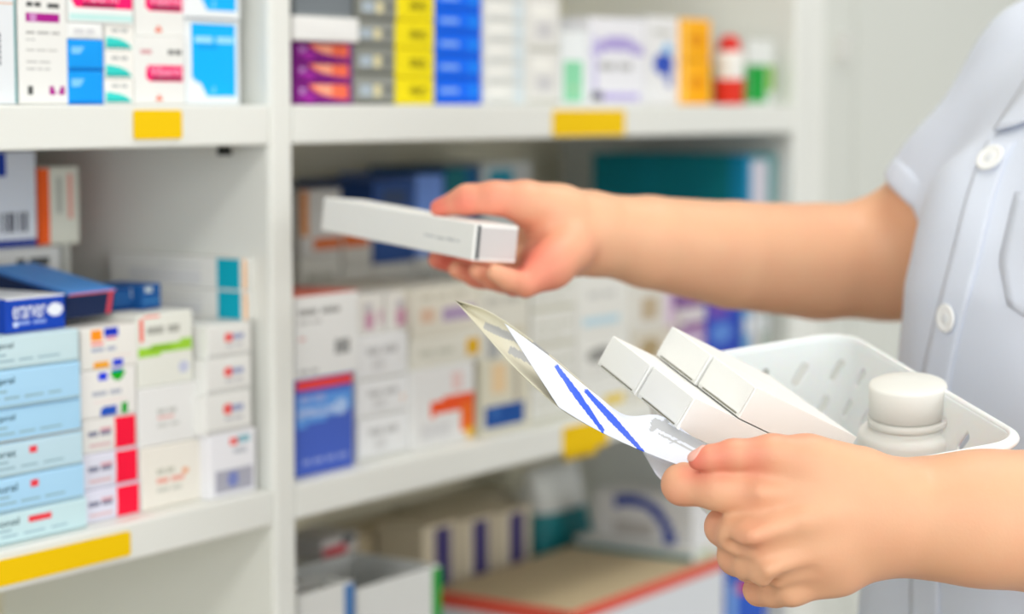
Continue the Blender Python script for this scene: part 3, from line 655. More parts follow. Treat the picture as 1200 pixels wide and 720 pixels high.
# ================================================================== things held in the hands
def orient(o, origin, ex, ey, ez):
    "object axes given in lens coordinates (right, down, ahead)"
    def dv(v): return RT * v[0] - UP * v[1] + FW * v[2]
    X, Y, Z = dv(ex), dv(ey), dv(ez); M_ = Matrix.Identity(4)
    for i, v in enumerate((X, Y, Z)):
        for j in range(3): M_[j][i] = v[j]
    M_.translation = K(*origin); o.matrix_world = M_
def gs(a, b):
    a = Vector(a).normalized(); b = Vector(b); b = (b - a * a.dot(b)).normalized(); return a, b
M_CARD = nodemat('white_card', (0.945, 0.945, 0.93), 0.5, 0.01, 30)
M_CARDE = nodemat('card_edge', (0.86, 0.85, 0.80), 0.6, 0.02, 30)
M_SLOT = nodemat('slot_dark', (0.52, 0.51, 0.45), 0.8, 0.02, 30)
def blank_box(label, w_, h_, L, group=None, flap=True):
    """white carton: end face at y=0 with a tuck flap, long axis +y"""
    V, Fc, MI, cols = carton_geo(w_, h_, L, '#ffffff', [('r', .001, .5, .002, .51, '#ffffff')], r=.0007, puff=.0002)
    o = link('white_box', V, Fc, [M_CARD] * len(cols), None, MI)
    tag(o, label, 'box', group)
    if flap:
        bm = bmesh.new()   # tuck flap: thin plate on the end with a slit below it
        bm_box(bm, (-w_ / 2 + .001, -.0007, .0022), (w_ / 2 - .001, -.0003, h_ - .0003), .0002)
        from_bm('end_flap', bm, M_CARD, o)
        bm = bmesh.new(); bm_box(bm, (-w_ / 2 + .006, -.0006, .0011), (w_ / 2 - .004, -.0002, .0018), 0)
        from_bm('flap_slit', bm, M_SLOT, o)
    return o
e1 = Vector((.428, .351, -.833)); e2 = Vector((.493, -.863, -.106))
e1, e2 = gs(e1, e2); e3 = e1.cross(e2)
if e3.x < 0: e3 = -e3
BW, BH, BL = .0500, .0213, .091
anchor = pk(793, 503, 1.268)                # near lower corner of the near lower box
nm = {(0, 0): 'plain white box, lower of the pair nearest the thumb', (1, 0): 'plain white box, lower of the pair farther from the thumb',
      (0, 1): 'plain white box, upper one nearer the bottle', (1, 1): 'plain white box, upper one farthest from the thumb'}
for lv in (0, 1):
    for c_ in (0, 1):
        o = blank_box(nm[(c_, lv)], BW, BH, BL, 'plain white boxes in the basket')
        org = anchor - e1 * (BW / 2 + c_ * (BW + .0012)) + e2 * (lv * (BH + .0008)) + e3 * (lv * .0365 - c_ * .0015)
        # local x along e1 (towards the lens), y along e3, z along e2
        sx = e1 if e1.cross(e3).dot(e2) > 0 else e1
        orient(o, org, e1, e3, e2)

# basket
Cc = pk(990, 393, 1.50); Dc = pk(1199, 517, 1.27)
ax = (Dc - Cc); LBK = ax.length; ax = ax.normalized()
Fp = pk(830, 420, 1.4735); bx = (Fp - Cc); bx = (bx - ax * ax.dot(bx)).normalized()
nb = ax.cross(bx)
if nb.y > 0: nb = -nb                       # up
WBK = .157
basket = thing('basket', 'white plastic basket with slanted slots holding white boxes and a bottle', 'basket')
def rrect(Lx, Ly, r, n=8):
    pts = []
    for cx_, cy_, a0 in ((Lx - r, Ly - r, 0), (r, Ly - r, 90), (r, r, 180), (Lx - r, r, 270)):
        for k in range(n + 1):
            t = math.radians(a0 + 90 * k / n); pts.append((cx_ + r * math.cos(t), cy_ + r * math.sin(t), math.cos(t), math.sin(t)))
    return pts
def resample(pts, step):
    p = np.array([q[:2] for q in pts] + [pts[0][:2]]); nn = np.array([q[2:] for q in pts] + [pts[0][2:]])
    L = np.r_[0, np.cumsum(np.hypot(*np.diff(p, axis=0).T))]; n = int(L[-1] / step); s_ = np.linspace(0, L[-1], n, endpoint=False)
    xy = np.c_[np.interp(s_, L, p[:, 0]), np.interp(s_, L, p[:, 1])]
    nv = np.c_[np.interp(s_, L, nn[:, 0]), np.interp(s_, L, nn[:, 1])]; nv /= np.linalg.norm(nv, axis=1)[:, None]
    return xy, nv, s_, L[-1]
xy, nv_, sarc, LT = resample(rrect(LBK, WBK, .022), .0013)
HB, TAPER = .072, .011
nrow = 52
tt = np.linspace(0, 1, nrow)                # 0 rim, 1 floor
S_, T_ = np.meshgrid(sarc, tt * HB)         # arc and depth
def slot_sdf(s_, t_):
    "slanted rounded slots in staggered rows"
    best = np.full(s_.shape, 1.0); pitch = LT / round(LT / .030)
    for row, (tc, off, sl) in enumerate(((.022, 0, 1), (.047, .5, 1))):
        x = ((s_ - off * pitch) % pitch) - pitch / 2; y = t_ - tc
        a = math.radians(50) * sl; hx, hy = math.cos(a) * .0065, math.sin(a) * -.0065
        h = np.clip((x * hx + y * hy) / (hx * hx + hy * hy), -1, 1)
        best = np.minimum(best, np.hypot(x - h * hx, y - h * hy) - .0027)
    return best
sd = slot_sdf(S_, T_)
ep = 1e-5
gx = (slot_sdf(S_ + ep, T_) - sd) / ep; gy = (slot_sdf(S_, T_ + ep) - sd) / ep
near = np.abs(sd) < .0010
S2 = np.where(near, S_ - gx * sd, S_); T2 = np.where(near, T_ - gy * sd, T_)
na = len(sarc)
px_ = np.interp(S2 % LT, np.r_[sarc, LT], np.r_[xy[:, 0], xy[0, 0]]); py_ = np.interp(S2 % LT, np.r_[sarc, LT], np.r_[xy[:, 1], xy[0, 1]])
nx_ = np.interp(S2 % LT, np.r_[sarc, LT], np.r_[nv_[:, 0], nv_[0, 0]]); ny_ = np.interp(S2 % LT, np.r_[sarc, LT], np.r_[nv_[:, 1], nv_[0, 1]])
ins = TAPER * T2 / HB
def bk(x, y, z): return Cc + ax * float(x) + bx * float(y) + nb * float(z)
V = []; Fc = []
for j in range(nrow):
    for i in range(na):
        V.append(K(*bk(px_[j, i] - nx_[j, i] * ins[j, i], py_[j, i] - ny_[j, i] * ins[j, i], -T2[j, i])))
for j in range(nrow - 1):
    for i in range(na):
        i2 = (i + 1) % na
        sc = (S_[j, i] + .00065, (T_[j, i] + T_[j + 1, i]) / 2)
        if slot_sdf(np.array([sc[0]]), np.array([sc[1]]))[0] < -1e-4: continue
        Fc.append((j * na + i, j * na + i2, (j + 1) * na + i2, (j + 1) * na + i))
# floor
cidx = len(V); V.append(K(*bk(LBK / 2, WBK / 2, -HB)))
for i in range(na): Fc.append(((nrow - 1) * na + i, (nrow - 1) * na + (i + 1) % na, cidx))
M_PLAS = nodemat('white_plastic', (0.94, 0.95, 0.95), 0.3, 0.01, 20, sss=.15)
bo = link('basket_body', V, Fc, M_PLAS, basket, smooth=True)
sm = bo.modifiers.new('thickness', 'SOLIDIFY'); sm.thickness = .0018; sm.offset = 0
# rolled rim
xyr, nvr, sr, _ = resample(rrect(LBK, WBK, .022), .004)
prof = []
for k in range(10):
    t = 2 * math.pi * k / 10; prof.append((.0028 + .0034 * math.cos(t), .0005 + .0024 * math.sin(t) - (.002 if math.cos(t) > .3 else 0)))
V = []; Fc = []; n_ = len(xyr)
for i in range(n_):
    for (o_, h_) in prof: V.append(K(*bk(xyr[i, 0] + nvr[i, 0] * o_, xyr[i, 1] + nvr[i, 1] * o_, h_)))
for i in range(n_):
    for k in range(10):
        Fc.append((i * 10 + k, i * 10 + (k + 1) % 10, ((i + 1) % n_) * 10 + (k + 1) % 10, ((i + 1) % n_) * 10 + k))
link('rim', V, Fc, M_PLAS, basket, smooth=True)

# pill bottle standing in the basket
btl = thing('pill_bottle', 'white plastic pill bottle with a ribbed white screw cap standing in the basket', 'bottle')
M_BOT = nodemat('bottle_white', (0.92, 0.92, 0.90), 0.35, 0.01, 20, sss=.1); M_CAPW = nodemat('cap_white', (0.90, 0.90, 0.875), 0.45, 0.01, 20)
BOTD = 1.374; pm = FPX / BOTD
top = pk(1064, 449, BOTD); hcap = 38 / pm; rc = 45.5 / pm
bup = (nb + Vector((0.03, 0, 0))).normalized()
Htot = ((top - Cc).dot(nb) + HB - .002) / bup.dot(nb)
def lathe_local(name, prof, mm, parent, n=48):
    return lathe(name, prof, mm, parent, n)
zc0 = Htot - hcap
rb_ = 59 / pm
lathe('bottle_body', [(rb_ * .93, 0), (rb_, .003), (rb_, zc0 - .0150), (rb_ * .985, zc0 - .0125), (rb_ * .93, zc0 - .0105), (rc * 1.06, zc0 - .0092), (rc * .98, zc0 - .0086), (rc * .98, zc0 - .002), (rc * .9, zc0 - .001), (rc * .9, zc0 + .004)], M_BOT, btl, 56)
lathe('tamper_ring', [(rc * .95, zc0 - .0065), (rc * 1.035, zc0 - .006), (rc * 1.035, zc0 - .0016), (rc * .95, zc0 - .0012)], M_CAPW, btl, 56)
lathe('cap', [(rc * .95, zc0 - .0006), (rc, zc0), (rc * 1.0, zc0 + hcap - .002), (rc * .97, zc0 + hcap - .0005), (rc * .93, zc0 + hcap), (rc * .4, zc0 + hcap + .0004), (rc * .05, zc0 + hcap + .0005)], M_CAPW, btl, 96)
bup = (nb + Vector((0.03, 0, 0))).normalized()
bX = ax - bup * bup.dot(ax); bX.normalize(); bY = bup.cross(bX)
orient(btl, top - bup * Htot, bX, bY if True else -bY, bup)

# striped medicine pouch pinched under the thumb
def bez_rows(pts, n):
    pts = np.array(pts, float); L = np.r_[0, np.cumsum(np.hypot(*np.diff(pts[:, :2], axis=0).T))]; t = np.linspace(0, L[-1], n)
    # smooth interpolation (Catmull-Rom like)
    out = np.zeros((n, 3)); m_ = np.gradient(pts, L, axis=0)
    for i, q in enumerate(t):
        k = min(np.searchsorted(L, q, side='right') - 1, len(L) - 2); h = L[k + 1] - L[k]; u = (q - L[k]) / h
        h00 = 2 * u ** 3 - 3 * u ** 2 + 1; h10 = u ** 3 - 2 * u ** 2 + u; h01 = -2 * u ** 3 + 3 * u ** 2; h11 = u ** 3 - u ** 2
        out[i] = h00 * pts[k] + h10 * h * m_[k] + h01 * pts[k + 1] + h11 * h * m_[k + 1]
    return out
pouch = thing('medicine_pouch', 'open white medicine pouch with two blue stripes pinched between thumb and fingers', 'pouch')
M_SHEET = nodemat('pouch_white', (0.885, 0.90, 0.945), 0.4, 0.01, 30, sss=.0)
M_STR = nodemat('stripe_blue', (0.10, 0.33, 0.88), 0.4, 0.02, 30); M_STR2 = nodemat('stripe_grey', (0.66, 0.66, 0.655), 0.5, 0.02, 30)
M_PRT = nodemat('print_grey', (0.73, 0.735, 0.745), 0.5, 0.10, 60)
M_BEI = nodemat('pouch_clear', (0.82, 0.80, 0.715), 0.35, 0.02, 30)
def seg_d(p, a, b):
    p, a, b = map(np.array, (p, a, b)); t = np.clip(np.dot(p - a, b - a) / np.dot(b - a, b - a), 0, 1); return np.hypot(*(p - a - t * (b - a))), t
def sheet(name, up, lo, nt, nw, colour, mats, bulge, thick=.0004):
    A = bez_rows(up, nt); B = bez_rows(lo, nt); V = []; Fc = []; MI = []; PX = []
    for i in range(nt):
        for j in range(nw):
            u = j / (nw - 1); q = A[i] * (1 - u) + B[i] * u
            q = q + np.array((0, 0, bulge * 4 * u * (1 - u)))
            V.append(P(*q)); PX.append(q[:2])
    for i in range(nt - 1):
        for j in range(nw - 1):
            a = i * nw + j; Fc.append((a, a + 1, a + nw + 1, a + nw)); c_ = (PX[a] + PX[a + nw + 1]) / 2
            MI.append(colour(c_, (i + .5) / (nt - 1), (j + .5) / (nw - 1)))
    o = link(name, V, Fc, mats, pouch, MI, smooth=True)
    md = o.modifiers.new('thickness', 'SOLIDIFY'); md.thickness = thick; md.offset = 0
    return o
def front_col(p, t, u):
    for a, b, wd in (((652, 430), (706, 505), 4.2), ((687, 459), (752, 529), 4.2)):
        d_, q = seg_d(p, a, b)
        if d_ < wd * (1 - .45 * abs(q - .45) * 2): return 1
    if p[0] > 755:
        for a, b, wd in (((768, 496), (840, 532), 5.5), ((772, 509), (822, 534), 1.2), ((786, 520), (806, 511), .9), ((764, 503), (786, 492), 3.0)):
            d_, q = seg_d(p, a, b)
            if d_ < wd: return 2
    return 0
sheet('front_sheet', [(591, 379, 1.325), (640, 415, 1.318), (700, 464, 1.305), (734, 487, 1.288), (772, 487, 1.283), (815, 514, 1.258), (858, 535, 1.246)],
      [(655, 478, 1.283), (690, 499, 1.268), (726, 517, 1.255), (756, 530, 1.247), (784, 541, 1.240), (815, 551, 1.234), (856, 552, 1.236)], 130, 44, front_col, [M_SHEET, M_STR, M_PRT], .006)
def back_col(p, t, u):
    for a, b, wd in (((570, 383), (640, 412), 4.5), ((600, 412), (668, 446), 4.5)):
        if seg_d(p, a, b)[0] < wd: return 1
    return 0
sheet('back_sheet', [(533, 352, 1.352), (570, 364, 1.346), (603, 384, 1.338), (640, 412, 1.330), (680, 446, 1.318), (720, 482, 1.300)],
      [(534, 353, 1.350), (565, 388, 1.335), (597, 425, 1.318), (628, 455, 1.302), (662, 483, 1.289), (720, 514, 1.268)], 60, 22, back_col, [M_BEI, M_STR2], .008)
# hanging end of the pouch below the fingers
sheet('pouch_end', [(752, 527, 1.262), (774, 538, 1.258), (800, 546, 1.254), (830, 552, 1.252)], [(768, 556, 1.268), (784, 572, 1.268), (806, 584, 1.268), (830, 590, 1.268)], 16, 8, lambda p, t, u: 0, [M_SHEET], .003)

# the box held out to the shelf
Q = {'a': pk(553, 305.5, 1.478), 'b': pk(376, 270, 1.65)}
lx = (Q['b'] - Q['a'])                        # long edge, away to the left
up_ = pk(554.5, 262, 1.478) - Q['a']; HBX = up_.length
lx, uz = gs(lx, up_)
wy = lx.cross(uz)
if wy.z < 0: wy = -wy
LBX = (Q['b'] - Q['a']).length; WBX = .037
V, Fc, MI, cols = carton_geo(LBX, HBX, WBX, '#ffffff', [('r', .08, .52, .10, .58, '#c4c6c6'), ('r', .11, .5, .16, .6, '#cccece'), ('r', .17, .53, .22, .6, '#c4c6c6'), ('r', .23, .52, .30, .58, '#cccece')], r=.0008, puff=.0003)
hb_ = link('held_box', V, Fc, [M_CARD if c == '#ffffff' else mat(c) for c in cols], None, MI)
tag(hb_, 'long white medicine box held out towards the shelf in the far hand', 'medicine box')
mid = (Q['a'] + Q['b']) / 2
orient(hb_, mid, -lx if False else lx, wy, uz)
SGN = -1.0
bm = bmesh.new()
ex_ = (lambda a, b: (min(a, b), max(a, b)))(SGN * (LBX / 2 + .0002), SGN * (LBX / 2 + .0007))
bm_box(bm, (ex_[0], .0052, .0022), (ex_[1], WBX - .001, HBX - .0022), .0002)
from_bm('end_flap', bm, nodemat('flap_grey', (0.80, 0.785, 0.78), .5, .02, 30), hb_)
bm = bmesh.new(); bm_box(bm, (ex_[0], .0022, .001), ((ex_[0] + ex_[1]) / 2, .0046, HBX - .001), 0)
from_bm('flap_slit', bm, mat('#55595c'), hb_)

# ================================================================== the person
def smin(a, b, k):
    h = np.clip(0.5 + 0.5 * (b - a) / k, 0, 1); return b * (1 - h) + a * h - k * h * (1 - h)
def cap_sdf(p, a, b, ra, rb):
    a = np.asarray(a); b = np.asarray(b); ba = b - a; t = np.clip(((p - a) @ ba) / max(ba @ ba, 1e-12), 0, 1)
    return np.linalg.norm(p - a - t[..., None] * ba, axis=-1) - (ra + (rb - ra) * t)
def ell_sdf(p, c, R, ax_=None):
    q = p - np.asarray(c)
    if ax_ is not None: q = q @ np.asarray(ax_).T
    k = np.linalg.norm(q / np.asarray(R), axis=-1); return (k - 1) * min(R)
def surface(fn, lo, hi, h):
    "surface nets over a box, in (across, ahead, height)"
    lo = np.asarray(lo, float); n = np.ceil((np.asarray(hi) - lo) / h).astype(int) + 1
    g = [lo[i] + h * np.arange(n[i]) for i in range(3)]
    Vv = np.empty(tuple(n))
    for i0 in range(0, n[0], 24):
        X, Y, Z = np.meshgrid(g[0][i0:i0 + 24], g[1], g[2], indexing='ij'); Vv[i0:i0 + 24] = fn(np.stack((X, Y, Z), -1))
    S = Vv < 0
    acc = np.zeros(tuple(n - 1) + (3,)); cnt = np.zeros(tuple(n - 1))
    corners = [(i, j, k) for i in (0, 1) for j in (0, 1) for k in (0, 1)]
    def sl(c): return tuple(slice(c[i], n[i] - 1 + c[i]) for i in range(3))
    for a in corners:
        for d in range(3):
            if a[d]: continue
            b = list(a); b[d] = 1; b = tuple(b)
            va, vb = Vv[sl(a)], Vv[sl(b)]; cr = (va < 0) != (vb < 0); den = np.where(cr, va - vb, 1.0); t = np.where(cr, va / den, 0)
            for q in range(3):
                acc[..., q] += np.where(cr, a[q] + (t if q == d else 0), 0)
            cnt += cr
    act = cnt > 0; idx = -np.ones(act.shape, int); idx[act] = np.arange(act.sum()); ii = np.argwhere(act)
    verts = lo + h * (ii + acc[act] / cnt[act][:, None])
    F = []
    for d in range(3):
        a, b = [(1, 2), (2, 0), (0, 1)][d]
        s0 = [slice(None)] * 3; s1 = [slice(None)] * 3; s0[d] = slice(0, n[d] - 1); s1[d] = slice(1, n[d])
        for ax_ in (a, b):
            s0[ax_] = slice(1, n[ax_] - 1); s1[ax_] = slice(1, n[ax_] - 1)
        A, B = S[tuple(s0)], S[tuple(s1)]; ch = np.argwhere(A != B)
        if not len(ch): continue
        off = np.zeros(3, int); off[a] = 1; off[b] = 1; e = ch + off
        def cell(da, db):
            c = e.copy(); c[:, a] -= da; c[:, b] -= db; return idx[c[:, 0], c[:, 1], c[:, 2]]
        q = np.stack((cell(1, 1), cell(0, 1), cell(0, 0), cell(1, 0)), -1)
        flip = ~A[ch[:, 0], ch[:, 1], ch[:, 2]]; q[flip] = q[flip][:, ::-1]; F.append(q)
    return verts, np.concatenate(F)
R_ = lambda px, d: px * d / FPX
def chain(p, joints, k=0.004):
    out = None
    for (x0, y0, d0, r0), (x1, y1, d1, r1) in zip(joints[:-1], joints[1:]):
        c = cap_sdf(p, PH(x0, y0, d0), PH(x1, y1, d1), R_(r0, d0), R_(r1, d1)); out = c if out is None else smin(out, c, k)
    return out
# ---- left hand and forearm, nearest the lens; joints are (column, row, distance, radius px)
LD = 1.235
def left_arm(p):
    fore = chain(p, [(1500, 625, 1.285, 92), (1260, 613, 1.25, 84), (1150, 608, 1.244, 72), (1050, 606, 1.242, 62)], .02)
    w2 = chain(p, [(1150, 610, 1.262, 66), (1060, 607, 1.258, 58), (1000, 606, 1.252, 56)], .02)
    a = smin(fore, w2, .012)
    mc = [((1040, 586, 1.236, 48), (960, 565, 1.232, 38), (888, 576, 1.226, 23)),
          ((1040, 600, 1.235, 48), (960, 602, 1.226, 40), (882, 630, 1.217, 22)),
          ((1040, 615, 1.238, 46), (965, 640, 1.230, 38), (900, 669, 1.225, 21)),
          ((1040, 628, 1.244, 42), (980, 664, 1.240, 33), (928, 692, 1.238, 19))]
    for m_ in mc: a = smin(a, chain(p, m_, .008), .010)
    a = smin(a, chain(p, [(1000, 600, 1.262, 60), (930, 610, 1.262, 48)], .01), .012)         # palm pad
    fing = [[(890, 577, 1.226, 25), (842, 573, 1.229, 24), (800, 568, 1.240, 23), (808, 554, 1.262, 18), (838, 551, 1.276, 15)],
            [(885, 630, 1.219, 22), (866, 626, 1.230, 23), (849, 618, 1.247, 21.5), (862, 604, 1.274, 17), (890, 600, 1.280, 15)],
            [(902, 668, 1.226, 21), (884, 662, 1.238, 22), (864, 652, 1.254, 21.5), (880, 642, 1.280, 16.5), (908, 636, 1.284, 14.5)],
            [(930, 690, 1.238, 19), (908, 692, 1.250, 18.5), (890, 692, 1.262, 17), (906, 678, 1.284, 14.5), (928, 672, 1.286, 13)]]
    for i, f in enumerate(fing):
        a = smin(a, chain(p, f, .006), (.0055, .0055, .005, .0045)[i])
    th = chain(p, [(1000, 566, 1.236, 44), (945, 541, 1.226, 31), (905, 532, 1.221, 22), (858, 533, 1.221, 17), (832, 537, 1.2215, 14), (817, 540, 1.222, 11.5)], .005)
    kk = np.interp(p[..., 0], [PH(850, 531, 1.22)[0], PH(915, 531, 1.22)[0]], [.0030, .010])
    a = smin(a, th, kk)
    # tendon ridges and valleys between the knuckles
    for pts in ([(884, 628, 1.2065, 9), (940, 610, 1.209, 8), (1010, 600, 1.218, 8)], [(902, 667, 1.213, 8), (960, 645, 1.216, 7), (1015, 620, 1.222, 7)], [(892, 578, 1.214, 9), (940, 578, 1.216, 8), (1005, 590, 1.220, 8)]):
        a = smin(a, chain(p, pts, .004), .007)
    for pts in ([(838, 603, 1.212, 6), (880, 604, 1.206, 5), (925, 601, 1.200, 3)], [(858, 641, 1.222, 6), (893, 651, 1.205, 5), (935, 640, 1.200, 3)], [(884, 677, 1.235, 5), (918, 684, 1.216, 4), (950, 675, 1.212, 3)]):
        a = -smin(-a, chain(p, pts, .004), .008)
    return a
# ---- right hand and arm reaching to the shelf
def right_arm(p):
    up_ = chain(p, [(1205, 100, 1.60, 66), (1115, 235, 1.645, 70), (1048, 303, 1.69, 67)], .004)
    fo = chain(p, [(1048, 303, 1.69, 67), (960, 307, 1.672, 68), (860, 299, 1.636, 63), (760, 284, 1.595, 54), (690, 272, 1.565, 45)], .004)
    a = smin(up_, fo, .02)
    a = smin(a, chain(p, [(690, 262, 1.560, 35), (655, 253, 1.545, 33), (622, 240, 1.530, 24)], .01), .010)      # thumb side of the hand
    a = smin(a, chain(p, [(690, 280, 1.565, 40), (655, 290, 1.550, 34), (632, 306, 1.540, 24)], .01), .014)
    a = smin(a, chain(p, [(690, 273, 1.575, 40), (640, 271, 1.585, 33), (612, 300, 1.585, 20)], .01), .012)       # back of the hand
    a = smin(a, chain(p, [(668, 290, 1.530, 30), (645, 312, 1.512, 25), (628, 323, 1.500, 18)], .01), .010)       # heel of the hand
    fing = [[(618, 304, 1.572, 17), (582, 319, 1.572, 15.5), (545, 312, 1.566, 13.5), (512, 304, 1.556, 11.5)],
            [(628, 312, 1.556, 17), (592, 328, 1.548, 15.5), (560, 324, 1.538, 13.5), (536, 316, 1.530, 11.5)],
            [(634, 318, 1.535, 17), (604, 332, 1.520, 15), (578, 326, 1.506, 13.5), (560, 318, 1.498, 11.5)],
            [(640, 322, 1.510, 17), (616, 334, 1.495, 14.5), (596, 328, 1.486, 12.5), (580, 320, 1.482, 11)]]
    for f in fing: a = smin(a, chain(p, f, .004), .004)
    th = chain(p, [(650, 252, 1.545, 33), (612, 236, 1.527, 23), (580, 232, 1.524, 19), (548, 234, 1.528, 17), (514, 244, 1.535, 11)], .006)
    a = smin(a, th, .008)
    return a
FV = np.array((-.85, -.527)); LV = np.array((.527, -.85))      # facing / her left, in (across, ahead)
TZ = np.array([.30, .45, .75, .90, 1.00, 1.12, 1.20, 1.30, 1.345, 1.375, 1.40])
TRA = np.array([.150, .142, .132, .126, .114, .120, .112, .088, .062, .052, .050])
TRB = np.array([.200, .195, .188, .180, .160, .160, .170, .165, .110, .062, .052])
TU = np.array([.410, .410, .410, .410, .414, .425, .455, .494, .507, .512, .512])
TH_ = np.array([1.49, 1.49, 1.488, 1.488, 1.490, 1.495, 1.505, 1.515, 1.52, 1.52, 1.52])
def torso(p, grow=0.0, z0=0.30, z1=1.385):
    z = p[..., 2]; ra = np.interp(z, TZ, TRA) + grow; rb = np.interp(z, TZ, TRB) + grow
    x = p[..., 0] - np.interp(z, TZ, TU); y = p[..., 1] - np.interp(z, TZ, TH_)
    a = x * FV[0] + y * FV[1]; b = x * LV[0] + y * LV[1]
    dxy = (np.sqrt((a / ra) ** 2 + (b / rb) ** 2) - 1) * np.minimum(ra, rb)
    return np.maximum(np.maximum(dxy, z0 - z), z - z1)
def tp(z, f=0.0, l=0.0):
    "point by torso: height, forward, to her left"
    return np.array((np.interp(z, TZ, TU) + FV[0] * f + LV[0] * l, np.interp(z, TZ, TH_) + FV[1] * f + LV[1] * l, z))
LSH = tp(1.265, 0, .165); LEL = PH(1500, 625, 1.285)
RSH = PH(1228, 72, 1.60); RHEM = PH(1102, 248, 1.648)
def upper(p):
    a = torso(p, -.012, .80, 1.33)
    a = smin(a, cap_sdf(p, LSH, LEL, .050, .043), .03)
    a = smin(a, cap_sdf(p, tp(1.28), tp(1.40, .01), .05, .048), .03)                      # neck
    a = smin(a, ell_sdf(p, tp(1.49, .022), (.078, .078, .105)), .02)                      # head
    a = smin(a, cap_sdf(p, tp(1.425, .055), tp(1.43, .03), .040, .052), .02)              # jaw
    a = smin(a, cap_sdf(p, tp(1.505, .098), tp(1.475, .112), .006, .011), .012)           # nose
    for s_ in (-1, 1):
        a = smin(a, ell_sdf(p, tp(1.48, .01, s_ * .078), (.016, .016, .028)), .006)       # ears
        a = np.maximum(a, -(np.linalg.norm(p - tp(1.503, .112, s_ * .032), axis=-1) - .020)) # eye sockets
    a = smin(a, cap_sdf(p, tp(1.440, .092, -.016), tp(1.440, .092, .016), .008, .008), .006)   # lips
    for s_ in (-1, 1):                                                                     # legs
        a = smin(a, chain_w(p, [(tp(.85, 0, s_ * .08), .085), (tp(.48, .01, s_ * .09), .056), (tp(.40, 0, s_ * .09), .054), (tp(.10, -.02, s_ * .09), .034)]), .02)
        a = smin(a, cap_sdf(p, tp(.045, -.03, s_ * .09), tp(.035, .13, s_ * .10), .038, .030), .02)
    return a
def chain_w(p, js):
    out = None
    for (a, ra), (b, rb) in zip(js[:-1], js[1:]):
        c = cap_sdf(p, a, b, ra, rb); out = c if out is None else smin(out, c, .02)
    return out
# coat
def folds(p):
    x, y, z = p[..., 0], p[..., 1], p[..., 2]
    return .0022 * np.sin(34 * x - 20 * y + 5 * np.sin(6 * z)) * np.clip((1.22 - z) / .2, 0, 1) + .0016 * np.sin(55 * (x + y) + 40 * z) * np.clip((z - 1.12) / .1, 0, 1) + .001 * np.sin(90 * x + 23 * z)
def sleeve(p, a, b, ra, rb):
    a = np.asarray(a); b = np.asarray(b); d_ = cap_sdf(p, a, b, ra, rb); n_ = (b - a) / np.linalg.norm(b - a)
    return np.maximum(d_, (p - b) @ n_)
def coat(p):
    a = torso(p, 0.006, .45, 1.365)
    bust = ell_sdf(p, tp(1.145, .062, -.06), (.06, .06, .075)); a = smin(a, bust, .03)
    a = smin(a, ell_sdf(p, tp(1.145, .062, .06), (.06, .06, .075)), .03)
    a = smin(a, sleeve(p, RSH, RHEM, .050, .051), .025)
    a = smin(a, sleeve(p, LSH, LSH + (LEL - LSH) * .5, .062, .062), .035)
    vneck = cap_sdf(p, tp(1.38, .09), tp(1.27, .125), .055, .012); a = np.maximum(a, -vneck)
    return a + folds(p)
def ray_hit(fn, px, py, d0=1.2, d1=1.9, n=300):
    ds = np.linspace(d0, d1, n); pts = np.array([PH(px, py, d) for d in ds]); v = fn(pts)
    k = np.argmax(v < 0)
    if not (v < 0).any(): k = np.argmin(v); return pts[k]
    lo_, hi_ = ds[k - 1], ds[k]
    for _ in range(20):
        mi = (lo_ + hi_) / 2
        if fn(PH(px, py, mi)[None])[0] < 0: hi_ = mi
        else: lo_ = mi
    return PH(px, py, hi_)
def grad(fn, p, e=.004):
    g = np.array([fn((p + e * np.eye(3)[i])[None])[0] - fn((p - e * np.eye(3)[i])[None])[0] for i in range(3)]); return g / np.linalg.norm(g)
def H2W(v): return [WH(q) for q in v]
HT = np.array([[RT.x, RT.y, RT.z], [HD.x, HD.y, HD.z], [0, 0, 1]])
person = thing('person', 'person in white short sleeved coat reaching to the shelf and holding a basket', 'person', tuple(WH(np.array((.40, 1.49, 0)))))
PO = np.array(person.location)
v1, f1 = surface(left_arm, (.070, 1.12, .855), (.52, 1.40, 1.11), .0019)
v2, f2 = surface(right_arm, (-.075, 1.42, 1.04), (.42, 1.80, 1.325), .0025)
v3, f3 = surface(upper, (.12, 1.18, -.01), (.72, 1.85, 1.63), .009)
off = 0; VV = []; FF = []
for v, f in ((v1, f1), (v2, f2), (v3, f3)):
    VV.append(v @ HT - PO); FF.append(f + off); off += len(v)
VH = np.concatenate((v1, v2, v3)); VV = np.concatenate(VV); FF = np.concatenate(FF)
red = np.zeros(len(VH))
def blush(pts):
    for x, y, d, r, a in pts:
        q = np.linalg.norm(VH - PH(x, y, d), axis=1) / R_(r, d); np.maximum(red, a * np.exp(-q * q), out=red)
blush([(816, 540, 1.222, 26, 1.0), (845, 536, 1.22, 26, .8), (885, 535, 1.22, 26, .75), (797, 575, 1.24, 24, .55), (850, 618, 1.24, 22, .35), (868, 655, 1.25, 22, .35), (892, 691, 1.26, 20, .4), (884, 576, 1.22, 26, .3), (880, 632, 1.21, 26, .25), (920, 510, 1.22, 40, .3),
       (512, 244, 1.53, 26, .9), (545, 240, 1.52, 26, .8), (585, 245, 1.52, 26, .6), (620, 318, 1.51, 52, 1.0), (575, 320, 1.52, 45, 1.0), (530, 310, 1.55, 40, 1.0), (650, 300, 1.53, 40, .6), (612, 335, 1.52, 36, 1.0), (575, 238, 1.52, 45, .55)])
M_SKIN = bpy.data.materials.new('skin'); M_SKIN.use_nodes = True; nt = M_SKIN.node_tree; b = nt.nodes['Principled BSDF']
at_ = nt.nodes.new('ShaderNodeAttribute'); at_.attribute_name = 'redness'
mx = nt.nodes.new('ShaderNodeMix'); mx.data_type = 'RGBA'
